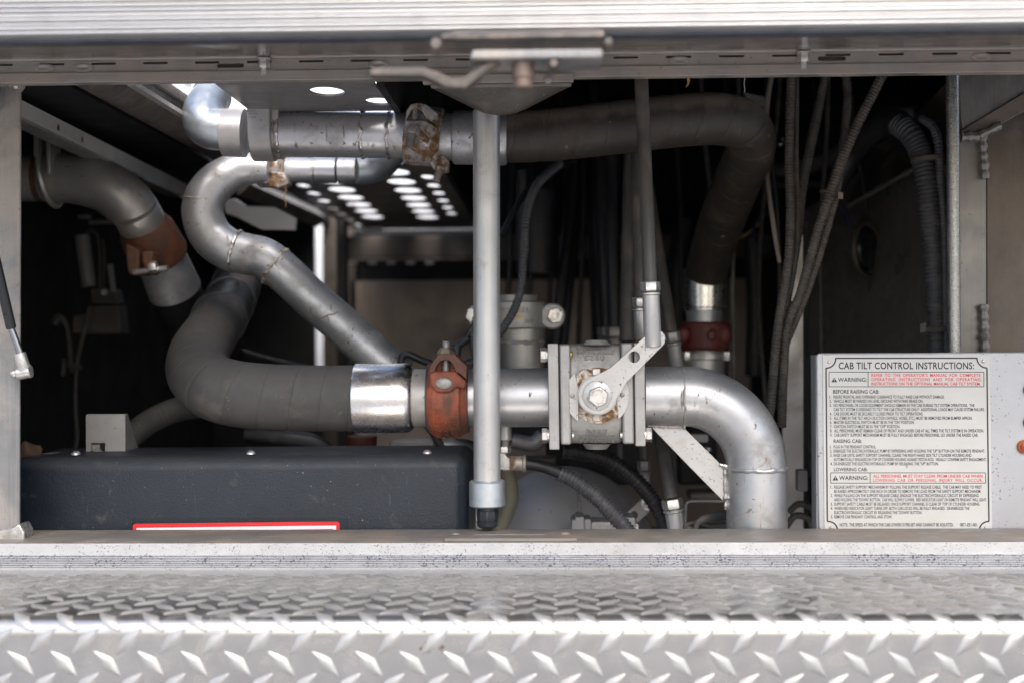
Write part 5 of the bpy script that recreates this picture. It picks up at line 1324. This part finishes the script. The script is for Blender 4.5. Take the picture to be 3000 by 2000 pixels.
for (c, a, r, lb) in ((P(2718, 460, 1.80), (.1, 0, -1), 52, 'grey tie strap round both corrugated sleeves, upper'), (P(2748, 955, 1.80), (.05, .1, -1), 44, 'dark tie strap round both corrugated sleeves, low')):
    b = MB(); b.lathe(c, a, [(0, S(r, 1.8)), (.006, S(r, 1.8))], 28); o = b.build('tie_strap', M['loom_dusty'])
    for v in o.data.vertices: v.co.y *= .8
    tag(o, lb, 'cable tie')
b = MB(); b.obox(P(2702, 960, 1.755), Vector((.004, 0, .001)), Vector((0, .004, 0)), Vector((0, 0, .006))); tag(b.build('tie_clasp', M['loom_dusty']), 'square head of the low tie strap', 'tie head')
# upright galvanised rod
b = MB(); b.cyl(P(2790, 195, 1.67), P(2796, 1060, 1.67), S(18.5, 1.67), 28); tag(b.build('upright_rod', mat('speckled_galvanised_rod', (.34,.33,.31), .34, .85, .3, 420, .12, dirt=((.28,.23,.18), .25, 24, .7), bump=.3, bscale=420)), 'speckled galvanised rod standing upright before the right wall', 'rod')
# slanted dark sheet with weld strip
wsht = thing('slanted_sheet', 'dark slanted sheet metal panel with a bright weld strip behind the corrugated sleeve', 'wall panel', P(2560, 1000, 2.3))
def quad(pts, th, name, m, parent):
    b = MB(); q = [P(*p) for p in pts]; b.prism(q, th); return b.build(name, m, parent)
quad([(2350, 620, 2.40), (2560, 480, 2.25), (2760, 480, 1.93), (2770, 1250, 1.93), (2350, 1400, 2.40)], (.01, .01, 0), 'lower_sheet', M['wall_dark'], wsht)
quad([(2480, 600, 2.26), (2688, 490, 2.0), (2640, 400, 2.05), (2560, 430, 2.2)], (.008, .008, 0), 'upper_sheet', M['wall_brown'], wsht)
b = MB(); n = 30; weld_mb([P(2487 + (2690-2487)*k/n, 603 + (488-603)*k/n, 2.22 + (1.97-2.22)*k/n) for k in range(n+1)], .0042, b, seed=40, lump=.5); b.build('weld_strip', M['sill_top'], wsht)
quad([(2670, 350, 1.98), (2780, 235, 1.86), (2780, 440, 1.86), (2740, 380, 1.90)], (.008, .008, 0), 'corner_sheet', M['wall_brown'], wsht)
rg = thing('dark_ring', 'dim round black grommet on the dark slanted sheet', 'grommet', P(2540, 810, 2.15))
b = MB(); ring = ring_pts(P(2540, 730, 2.16), (.75, -.65, 0), S(78, 2.16), 48); b.sweep(ring, [.005]*48, 10, None, True, True); b.build('rim', M['frame_dark'], rg)
b = MB(); b.lathe(P(2540, 730, 2.17), (.75, -.65, 0), [(0, S(66, 2.16)), (.006, S(60, 2.16))], 36); b.build('face', M['gland'], rg)
# pale strip behind the conduits and dark post
b = MB(); b.prism([P(x, y, 2.0) for x, y in [(2335, 690), (2352, 690), (2354, 1600), (2285, 1600), (2295, 1180)]], (0, .01, 0)); tag(b.build('pale_strip', M['silver_dull']), 'pale upright strip behind the hanging conduits', 'strip')
b = MB(); b.prism([P(x, y, 2.06) for x, y in [(2352, 650), (2366, 650), (2372, 1600), (2356, 1600)]], (0, .01, 0)); tag(b.build('dark_strip', M['shell']), 'black upright strip right of the pale strip', 'strip')
b = MB(); b.prism([P(x, y, 1.9) for x, y in rrect(2337, 1375, 2367, 1439, 7, 4)], (0, .02, 0)); tag(b.build('pale_block', M['white_plastic'], bevel=.002), 'small pale rounded block between the elbow and the control panel', 'block')
hose([(2310, 1500, 1.95, 10), (2340, 1475, 1.95, 10), (2380, 1490, 1.95, 10), (2390, 1540, 1.95, 10)], 'dark hose loop low beside the control panel', m='loom_dusty')
hose([(2300, 1545, 1.9, 10), (2330, 1510, 1.9, 10), (2370, 1520, 1.9, 10), (2380, 1560, 1.9, 10)], 'second dark hose loop nearest the sill beside the control panel', m='loom_dusty')

# ------------------------------------------------------------------ control panel with instruction sign
DP = 1.625
cp = thing('cab_tilt_station', 'white speckled aluminium control panel at lower right with buttons on its edge', 'control panel', P(2700, 1600, DP))
b = MB(); b.prism([P(x, y, DP) for x, y in [(2392, 1042), (2398, 1034), (3200, 1030), (3200, 1552), (2404, 1552), (2398, 1544)]], (0, .004, 0)); b.build('face_plate', M['panel'], cp, bevel=.0015)
b = MB(); p, q = P(2393, 1600, DP+.004), P(3200, 1036, DP+.004); b.prism([(p.x, DP+.004, q.z-.0), (p.x, DP+.004, p.z), (p.x+.003, DP+.05, p.z), (p.x+.003, DP+.05, q.z)], (.004, 0, 0)); b.build('return_flange', M['panel'], cp)
b = MB(); p, q = P(2398, 1600, DP), P(3200, 1553, DP); b.box((p.x, DP+.006, p.z), (q.x, DP+.010, q.z)); b.build('lower_strip', M['gland'], cp)
for (x, y, r) in ((3018, 1141, 20), (3020, 1236, 22)):
    b = MB(); c = P(x, y, DP); b.lathe(c, (0, -1, 0), [(0, S(r, DP)), (.003, S(r, DP)), (.005, S(r*.7, DP)), (.004, 0.0)], 26); b.build('black_button', M['gland'], cp)
b = MB(); c = P(2999, 1307, DP); b.lathe(c, (0, -1, 0), [(0, S(20, DP)), (.003, S(20, DP)), (.005, S(17, DP))], 28); o = b.build('button_ring', M['amber'], cp)
b = MB(); b.lathe(c + Vector((0, -.0052, 0)), (0, -1, 0), [(0, S(14, DP)), (.002, S(13, DP)), (.003, S(8, DP))], 24); b.build('red_button', M['red_button'], cp)

sg = thing('instruction_sign', 'cream instruction sign headed cab tilt control instructions riveted to the control panel', 'sign', P(2660, 1553, DP-.001))
DSg = DP - .0012
TL, TR, BL, BR = (2410, 1040), (2900, 1038), (2415, 1553.5), (2907, 1553.5)
b = MB(); b.prism([P(*p, DSg) for p in (TL, TR, BR, BL)], (0, .0012, 0)); sgp = b.build('plate', M['sign'], sg, bevel=.0004)
DI = DSg - .00012
def C5(x, y): return (2360 + x/3.92, 1020 + y/3.92)
def C6(x, y): return (2360 + x/3.92, 1280 + y/3.92)
def line(s, f, x0, x1, y0, y1, m='ink', spc=1.0, spw=1.0, name='text_line', bold=.02):
    a = f(x0, y1); c = f(x1, y1); t = f(x0, y0)
    o = P(*a, DI); b = MB(); put_text(b, s, o, P(*c, DI)-o, P(*t, DI)-o, None, 0, spc, spw, bold); return b.build(name, M[m], sgp)
line('CAB TILT CONTROL INSTRUCTIONS:', C5, 380, 1935, 160, 235, spc=1.05, name='heading')
line('WARNING:', C5, 372, 705, 335, 380, spc=1.05)
line("REFER TO THE OPERATOR'S MANUAL FOR COMPLETE", C5, 755, 2010, 288, 323, 'ink_red', 1.15, 1.6)
line('OPERATING INSTRUCTIONS AND FOR OPERATING', C5, 755, 2010, 338, 373, 'ink_red', 1.2, 2.0)
line('INSTRUCTIONS ON THE OPTIONAL MANUAL CAB TILT SYSTEM.', C5, 755, 2010, 388, 422, 'ink_red')
line('BEFORE RAISING CAB:', C5, 315, 845, 475, 515)
L5 = [('1.', 275, 300, 'INSURE FRONTAL AND OVERHEAD CLEARANCE TO FULLY RAISE CAB WITHOUT DAMAGE.', 318, 1595, 538, 571),
 ('2.', 275, 300, 'VEHICLE MUST BE PARKED ON LEVEL GROUND WITH PARK BRAKE ON.', 322, 1350, 586, 619),
 ('3.', 275, 300, 'NO PERSONNEL OR LOOSE EQUIPMENT SHOULD REMAIN IN THE CAB DURING TILT SYSTEM OPERATIONS.  THE', 322, 1940, 635, 668),
 (None, 0, 0, 'CAB TILT SYSTEM IS DESIGNED TO TILT THE CAB STRUCTURE ONLY!  ADDITIONAL LOADS MAY CAUSE SYSTEM FAILURE.', 322, 2055, 683, 716),
 ('4.', 277, 302, 'CAB DOORS MUST BE SECURELY CLOSED PRIOR TO TILT OPERATIONS.', 324, 1350, 732, 766),
 ('5.', 277, 302, 'ALL ITEMS IN THE TILT ARCH (SUCTION SWIVELS, HOSES, ETC.) MUST BE REMOVED FROM BUMPER APRON.', 324, 1915, 781, 815),
 ('6.', 279, 304, 'MASTER ELECTRICAL SWITCH MUST BE IN THE "ON" POSITION.', 326, 1250, 829, 863),
 ('7.', 279, 304, 'IGNITION SWITCH MUST BE IN THE "OFF" POSITION.', 326, 1085, 878, 912),
 ('8.', 281, 306, 'ALL PERSONNEL MUST REMAIN CLEAR OF FRONT AND UNDER CAB AT ALL TIMES THE TILT SYSTEM IS IN OPERATION.', 328, 2048, 926, 960),
 ('9.', 281, 306, 'CAB SAFETY SUPPORT MECHANISM MUST BE FULLY ENGAGED BEFORE PERSONNEL GO UNDER THE RAISED CAB.', 328, 1980, 975, 1009)]
L6 = [('1.', 280, 305, 'PLUG IN THE PENDANT CONTROL.', 322, 812, 91, 124),
 ('2.', 280, 305, 'ENERGIZE THE ELECTRIC/HYDRAULIC PUMP BY DEPRESSING AND HOLDING THE "UP" BUTTON ON THE REMOTE PENDANT.', 322, 2060, 139, 172),
 ('3.', 282, 307, 'RAISE CAB UNTIL SAFETY SUPPORT CHANNEL CLEARS THE RIGHT-HAND SIDE TILT CYLINDER HOUSING AND', 322, 1905, 188, 221),
 (None, 0, 0, 'AUTOMATICALLY ENGAGES ON TOP OF CYLINDER HOUSING AGAINST PISTON ROD.  VISUALLY CONFIRM SAFETY ENGAGEMENT.', 322, 2078, 237, 270),
 ('4.', 284, 309, 'DE-ENERGIZE THE ELECTRIC/HYDRAULIC PUMP BY RELEASING THE "UP" BUTTON.', 324, 1528, 286, 319),
 ('1.', 286, 308, 'RELEASE SAFETY SUPPORT MECHANISM BY PULLING THE SUPPORT RELEASE CABLE.  THE CAB MAY NEED TO FIRST', 328, 2025, 553, 586),
 (None, 0, 0, 'BE RAISED APPROXIMATELY ONE INCH IN ORDER TO REMOVE THE LOAD FROM THE SAFETY SUPPORT MECHANISM.', 328, 2015, 602, 635),
 ('2.', 287, 311, 'WHILE PULLING ON THE SUPPORT RELEASE CABLE, ENGAGE THE ELECTRIC/HYDRAULIC CIRCUIT BY DEPRESSING', 328, 1988, 650, 684),
 (None, 0, 0, 'AND HOLDING THE "DOWN" BUTTON.  CAB WILL SLOWLY LOWER.  RED INDICATOR LIGHT ON REMOTE PENDANT WILL LIGHT.', 328, 2080, 699, 732),
 ('3.', 288, 312, 'SUPPORT SAFETY CABLE MUST BE RELEASED ONCE SUPPORT CHANNEL IS CLEAR OF TOP OF CYLINDER HOUSING.', 328, 2002, 748, 781),
 ('4.', 288, 312, 'WHEN RED INDICATOR LIGHT TURNS OFF, BOTH CAB LOCKS WILL BE FULLY ENGAGED.  DE-ENERGIZE THE', 330, 1882, 797, 830),
 (None, 0, 0, 'ELECTRIC/HYDRAULIC CIRCUIT BY RELEASING THE "DOWN" BUTTON.', 330, 1338, 846, 879),
 ('5.', 290, 314, 'REMOVE CAB PENDANT CONTROL AND STOW.', 330, 995, 895, 928),
 (None, 0, 0, 'NOTE:  THE SPEED AT WHICH THE CAB LOWERS IS PRE-SET AND CANNOT BE ADJUSTED.', 392, 1700, 984, 1020),
 (None, 0, 0, '0871-EE1-001', 1772, 1970, 984, 1020)]
for F, LL in ((C5, L5), (C6, L6)):
    for (nn, a0, a1, s, x0, x1, y0, y1) in LL:
        o = line(s, F, x0, x1, y0, y1)
        if nn: line(nn, F, a0, a1, y0, y1, name='item_number')
line('RAISING CAB:', C5, 322, 645, 1042, 1081)
line('LOWERING CAB:', C6, 325, 710, 349, 387)
line('WARNING:', C6, 385, 718, 442, 487, spc=1.05)
line('ALL PERSONNEL MUST STAY CLEAR FROM UNDER CAB WHEN', C6, 777, 2033, 427, 460, 'ink_red')
line('LOWERING CAB OR PERSONAL INJURY WILL OCCUR.', C6, 777, 2035, 475, 508, 'ink_red', 1.15, 1.8)
def stroke(pts, wpx, name='rule_line', m='ink', closed=False):
    """a flat printed line of a given width through pixel points"""
    b = MB(); q = [P(*p, DI) for p in pts]; hw = S(wpx/2, DI); n = len(q); L_, R_ = [], []
    for i in range(n):
        t = (q[(i+1) % n if closed else min(i+1, n-1)] - q[i-1 if (closed or i) else 0]).normalized(); nn = Vector((-t.z, 0, t.x)); 
        L_.append(q[i] + nn*hw); R_.append(q[i] - nn*hw)
    k = n if closed else n-1
    b.add(L_ + R_, [(i, (i+1) % n, n+(i+1) % n, n+i) for i in range(k)], False); return b.build(name, M[m], sgp)
def seg(a, c, wpx): 
    dx, dy = c[0]-a[0], c[1]-a[1]; L = math.hypot(dx, dy); h = wpx/2
    return stroke([a, c], wpx)
def rule_box(F, x0, y0, x1, y1, xd, wpx=2.0):
    for a, c in (((x0, y0), (x1, y0)), ((x0, y1), (x1, y1)), ((x0, y0), (x0, y1)), ((x1, y0), (x1, y1)), ((xd, y0), (xd, y1))): stroke([F(*a), F(*c)], wpx)
rule_box(C5, 270, 270, 2048, 438, 718); rule_box(C6, 288, 406, 2068, 524, 741)
# thick frame with concave corners
def arcp(F, cx, cy, r, a0, a1, n=10): return [F(cx + r*math.cos(R(a0+(a1-a0)*k/n)), cy + r*math.sin(R(a0+(a1-a0)*k/n))) for k in range(n+1)]
fr_ = arcp(C5, 235, 112, 112, 92, -2) ; fr_ = [C5(345, 112)] + arcp(C5, 240, 118, 106, 5, 85, 10) + [C5(235, 226)]
stroke(fr_, 4.2, 'frame_line')
stroke([C5(235, 222), C6(250, 964)], 4.2, 'frame_line')
stroke([C5(342, 112), C5(1972, 111)], 4.2, 'frame_line')
stroke([C5(1968, 111)] + arcp(C5, 2082, 108, 114, 172, 94, 10) + [C5(2085, 222)], 4.2, 'frame_line')
stroke([C5(2083, 222), C6(2106, 964)], 4.2, 'frame_line')
stroke([C6(250, 964)] + arcp(C6, 262, 1070, 106, -92, -6, 10) + [C6(368, 1072)], 4.2, 'frame_line')
stroke([C6(2108, 964)] + arcp(C6, 2100, 1068, 104, -88, -174, 10) + [C6(1996, 1072)], 4.2, 'frame_line')
stroke([C6(362, 1069), C6(2000, 1068)], 3, 'frame_line')
for F, cx, cy in ((C5, 330, 360), (C6, 343, 468)):
    b = MB(); b.prism([P(*F(cx-34, cy+26), DI), P(*F(cx+34, cy+26), DI), P(*F(cx, cy-30), DI)], (0, .0001, 0)); b.build('warning_triangle', M['ink'], sgp)
    b = MB(); put_text(b, '!', P(*F(cx-4, cy+20), DI-.0002), P(*F(cx+4, cy+20), DI)-P(*F(cx-4, cy+20), DI), P(*F(cx-4, cy-14), DI)-P(*F(cx-4, cy+20), DI)); b.build('exclamation_mark', M['sign'], sgp)
for (F, x, y) in ((C5, 270, 157), (C5, 2040, 148), (C6, 292, 1036), (C6, 2068, 1037)):
    b = MB(); c = P(*F(x, y), DSg); b.lathe(c, (0, -1, 0), [(0, S(5, DP)), (.0006, S(5, DP)), (.0016, S(3, DP)), (.0018, .0002)], 18); b.build('rivet', M['bolt'], sgp)
# ------------------------------------------------------------------ lower centre: fittings, looms, pump casing
DF = 1.70
ft = thing('brass_tee_fitting', 'grey threaded fitting under the main pipe, right of the centre tube', 'fitting', P(1480, 1380, DF))
b = MB(); b.cyl(P(1480, 1245, DF), P(1480, 1288, DF), S(20, DF), 24); b.build('boss', M['rod'], ft, bevel=.001)
b = MB(); bolt_thread(b, P(1480, 1310, DF), P(1480, 1286, DF), S(14, DF), .0014); b.build('thread', M['thread'], ft)
b = MB(); b.hexn(P(1478, 1306, DF), P(1478, 1325, DF), S(19, DF)); b.build('nut', M['bolt'], ft)
b = MB(); b.prism([P(x, y, DF-.012) for x, y in [(1462, 1325), (1480, 1325), (1485, 1336), (1494, 1340), (1494, 1378), (1462, 1378)]], (0, .024, 0)); b.build('elbow', M['bolt'], ft, bevel=.002)
hx_ = thing('crimped_hose', 'black hydraulic hose with rusty crimp from the fitting into the corrugated loom', 'hose', P(1540, 1400, DF))
b = MB(); a, e = P(1490, 1356, DF), P(1544, 1357, DF); b.lathe(a, e-a, [(0, S(22, DF)), (S(40, DF), S(22, DF)), (S(42, DF), S(25, DF)), (S(50, DF), S(25, DF)), (S(52, DF), S(20, DF))], 26); b.build('crimp', mat('rust_crimp', (.42,.38,.34), .45, .5, .15, 50, rust=((.24,.13,.07), .45, 50)), hx_)
tube_mb([(1540, 1357, DF, 17), (1580, 1363, DF, 17), (1620, 1375, DF, 17.5), (1652, 1390, DF, 18), (1690, 1415, DF, 18)], 40, 18).build('hose', M['hose_black'], hx_)
tag(loom_mb([(1640, 1384, DF, 23), (1675, 1402, DF, 23), (1720, 1433, DF, 24), (1760, 1468, DF, 24), (1800, 1510, DF, 25), (1835, 1550, DF, 25), (1870, 1600, DF, 25)], .0050, .15, 20).build('corrugated_loom', M['loom']), 'thick grey black corrugated loom curving down to the sill under the valve', 'cable loom', 'black looms')
tag(loom_mb([(1650, 1318, 1.80, 24), (1720, 1326, 1.80, 24), (1780, 1345, 1.80, 24), (1840, 1385, 1.80, 24), (1890, 1435, 1.80, 24), (1925, 1485, 1.80, 24), (1945, 1530, 1.80, 24), (1952, 1600, 1.8, 24)], .0056, .12, 18).build('corrugated_loom', M['hose_black']), 'black corrugated loom arching behind the grey one to the right hand rod', 'cable loom', 'black looms')
# pump casing
pc_ = thing('pump_casing', 'large smooth silver pump casing low behind the looms', 'pump', P(1680, 1700, 1.95))
b = MB(); b.sphere(P(1655, 1700, 2.02), 1.0, 48, (S(285, 2.02), .16, S(335, 2.02))); b.build('casing', M['pump'], pc_)
b = MB(); b.prism([P(x, y, 1.93) for x, y in [(1440, 1500), (1460, 1490), (1505, 1570), (1440, 1600)]], (0, .02, 0)); b.build('foot', M['silver_dull'], pc_, bevel=.002)
hose([(1478, 1370, 1.83, 26), (1492, 1440, 1.83, 27), (1480, 1500, 1.83, 26), (1455, 1560, 1.83, 24)], 'olive pipe curving behind the foot of the centre tube', m='olive', name='olive_pipe', cat='pipe', seg=20)
hose([(1380, 1480, 1.84, 14), (1400, 1530, 1.84, 22), (1450, 1560, 1.84, 26), (1520, 1600, 1.84, 26)], 'pale slanted pipe behind the black gland', m='silver_dull', name='slanted_pipe', cat='pipe', seg=20)
# small lower valve
DV = 1.80
sv = thing('lower_valve', 'small grey valve peeping over the sill below the looms', 'valve', P(1770, 1570, DV))
for (x0, x1, y0, y1, m) in ((1674, 1690, 1520, 1600, 'dim_fit'), (1685, 1712, 1512, 1600, 'dim_fit'), (1712, 1732, 1519, 1600, 'dim_fit'), (1732, 1830, 1527, 1600, 'cast'), (1830, 1862, 1514, 1600, 'dim_fit'), (1860, 1872, 1532, 1600, 'bolt')):
    b = MB(); b.prism([P(x, y, DV) for x, y in rrect(x0, y0, x1, y1, 4, 2)], (0, .05, 0)); b.build('flange' if m != 'cast' else 'body', M[m], sv, bevel=.0015)
b = MB(); a = P(1775, 1528, DV+.02); b.lathe(a, (0, 0, 1), [(-.004, S(26, DV)), (S(6, DV), S(22, DV)), (S(8, DV), S(14, DV))], 24); b.build('boss', M['cast'], sv)
b = MB(); o = P(1748, 1546, DV-.0003); put_text(b, 'OPEN VALVE', o, P(1822, 1546, DV)-P(1748, 1546, DV), P(1748, 1539, DV)-P(1748, 1546, DV), (0, -1, 0), .001); b.build('raised_lettering', M['bolt'], sv)
ll = thing('lower_lever', 'small grey lever with a hole slanting up from the lower valve', 'lever', P(1850, 1560, DV-.01))
lo = [(1832, 1520), (1838, 1500), (1882, 1458), (1905, 1456), (1916, 1470), (1912, 1490), (1866, 1530), (1850, 1545)]
b = MB(); plate_mesh(lo, [circ(1857, 1508, 12, 18)], lambda x, y: P(x, y, 1.85), (0, .006, 0), b); b.build('arm', M['dim_fit'], ll, bevel=.0008)
b = MB(); b.lathe(P(1897, 1474, 1.85), (0, -1, 0), [(0, S(19, 1.85)), (.004, S(19, 1.85)), (.005, S(12, 1.85)), (.010, S(11, 1.85))], 22); b.build('pivot', M['bolt'], ll)
hose([(1698, 1512, 1.88, 5), (1697, 1480, 1.88, 5), (1696, 1470, 1.88, 6), (1690, 1420, 1.9, 3)], 'small metal wire clip above the lower valve', m='dim_fit', name='wire_clip', cat='clip')
# dark engine clutter in the lower back
cl = [([(1500, 1290, 2.1, 22), (1560, 1300, 2.1, 24), (1590, 1275, 2.1, 22)], 'dim_fit', 'dim grey rubber elbow under the main pipe'),
 ([(1470, 1265, 2.3, 30), (1560, 1272, 2.3, 34), (1640, 1270, 2.3, 30)], 'shell', 'dark pipe stub crossing under the main pipe'),
 ([(1330, 1300, 2.2, 20), (1380, 1310, 2.2, 20), (1420, 1340, 2.2, 20)], 'hose_black', 'dark hose under the red coupling'),
 ([(720, 1270, 2.1, 24), (850, 1285, 2.1, 26), (930, 1300, 2.1, 24), (975, 1330, 2.1, 20)], 'hose_black', 'black hose lying under the thick grey hose')]
for pth, m, lb in cl: hose(pth, lb, m=m, seg=18, name='dark_hose')
rcap = thing('dark_red_plug', 'dark red round cap behind the black cover under the ferrule', 'cap', P(1060, 1310, 1.9))
b = MB(); b.cyl(P(1060, 1318, 1.9), P(1060, 1276, 1.9), S(45, 1.9), 30); b.build('cap', M['dark_red'], rcap, bevel=.002)
b = MB(); p, q = P(985, 1328, 1.88), P(1170, 1316, 1.88); b.box((p.x, 1.86, p.z-.02), (q.x, 1.95, q.z)); b.build('base', M['dark_red'], rcap, bevel=.001)
for k, x in enumerate((1112, 1150, 1130)):
    b = MB(); p, q = P(x, 1322, 1.84), P(x+22, 1306 if k < 2 else 1314, 1.84); b.box((p.x, 1.84, p.z), (q.x, 1.855, q.z)); tag(b.build('black_clip', M['gland'], bevel=.0006), ['small black clip on the dark red base, left', 'small black clip on the dark red base, right', 'small black clip between the other two on the dark red base'][k], 'clip', 'clips on the dark red base')
b = MB(); b.prism([P(x, y, 2.0) for x, y in [(1140, 1290), (1270, 1285), (1275, 1330), (1140, 1330)]], (0, .03, 0)); tag(b.build('grey_housing', M['dim_fit'], bevel=.004), 'pale grey housing edge behind the right end of the black cover', 'housing')
b = MB(); b.prism([P(x, y, 1.99) for x, y in [(1270, 1300), (1330, 1290), (1385, 1315), (1385, 1400), (1275, 1400)]], (0, .03, 0)); tag(b.build('grey_housing', M['silver_dull'], bevel=.006), 'light grey rounded housing between the cover and the centre tube', 'housing')
# engine block silhouettes behind the looms
eb_ = thing('dark_engine_part', 'dark machinery block low behind the looms, under the valve', 'machinery', P(1760, 1450, 2.2))
for (x0, y0, x1, y1, d) in ((1600, 1290, 1880, 1420, 2.2), (1640, 1395, 1790, 1430, 2.12), (1520, 1340, 1630, 1370, 2.14), (2020, 1440, 2130, 1465, 2.0), (1990, 1250, 2100, 1420, 2.3)):
    b = MB(); p, q = P(x0, y1, d), P(x1, y0, d); b.box((p.x, d, p.z), (q.x, d+.05, q.z)); b.build('block', M['frame_dark' if d < 2.2 else 'shell'], eb_, bevel=.004)
b = MB(); b.prism([P(x, y, 2.0) for x, y in rrect(2012, 1272, 2074, 1294, 4, 2)], (0, .02, 0)); tag(b.build('grey_tag', M['dim_fit']), 'small grey bar seen inside the bend of the main elbow', 'bar')
b = MB(); b.sphere(P(2074, 1315, 2.0), S(10, 2), 12); tag(b.build('glint_nut', M['bolt']), 'dull nut inside the bend of the main elbow', 'nut')
tag(tube_mb([(2008, 1560, 1.85, 5), (2008, 1490, 1.85, 5), (2014, 1470, 1.85, 5), (2040, 1466, 1.85, 5), (2130, 1466, 1.85, 5)], 40, 12).build('bent_bracket_rod', M['dim_fit']), 'thin bent rod forming a corner below the gusset plate', 'rod')
# coiled grey lead
cb = thing('coiled_lead', 'coil of grey lead lying on the sill side between the rod and the elbow', 'cable', P(2060, 1560, 1.72))
dl_ = 1.72
tube_mb([(2130, 1548, dl_, 7), (2060, 1556, dl_, 8), (2012, 1545, dl_, 8), (2010, 1538, dl_, 8), (2045, 1532, dl_+.02, 8), (2090, 1540, dl_+.03, 8), (2130, 1535, dl_+.03, 8)], 70, 12).build('loop', M['hose'], cb)
tube_mb([(2040, 1556, dl_-.01, 8), (2042, 1535, dl_-.01, 9), (2062, 1520, dl_-.01, 12), (2095, 1512, dl_, 14), (2130, 1505, dl_+.01, 15)], 50, 14).build('tail', M['hose'], cb)
# small dry leaf and threads hanging from the header
b = MB(); b.prism([P(x, y, 1.505) for x, y in [(2012, 226), (2021, 226), (2021, 240), (2017, 250), (2009, 257), (2014, 244)]], (0, .0012, 0)); tag(b.build('dry_leaf', M['brown_leaf']), 'tiny brown leaf scrap hanging from the header', 'leaf')
b = MB(); b.sweep([P(2181 + 1.2*math.sin(k), 222 + k*5, 1.51) for k in range(11)], [.00035]*11, 5); tag(b.build('cobweb_thread', M['pale_rail']), 'pale cobweb thread hanging from the header over the bend of the black hose', 'cobweb')

# thin cables lost in the shadow at the upper right and behind the valve
random.seed(21)
for k in range(9):
    x = 1990 + k*62 + random.uniform(-20, 20); dd = random.uniform(2.1, 2.7); sw = random.uniform(-60, 60)
    hose([(x, 180, dd, 6), (x+sw*.3, 380, dd, 7), (x+sw, 620, dd, 7), (x+sw*1.2, 900, dd, 7), (x+sw*.8, 1200, dd, 7)], 'thin dim cable in the dark upper right, behind the hanging conduits', m='loom_dusty' if k % 2 else 'hose_black', name='dim_cable', cat='cable', group='dim cables in the dark upper right', seg=10)
for k in range(7):
    x = 1500 + k*52; dd = 2.55
    hose([(x, 430, dd, 8), (x+random.uniform(-18, 18), 700, dd, 8), (x+random.uniform(-20, 20), 1000, dd, 8), (x, 1250, dd, 8)], 'thin dim cable in the shadow behind the valve and lever', m='hose_black', name='dim_cable', cat='cable', group='dim cables behind the valve', seg=10)
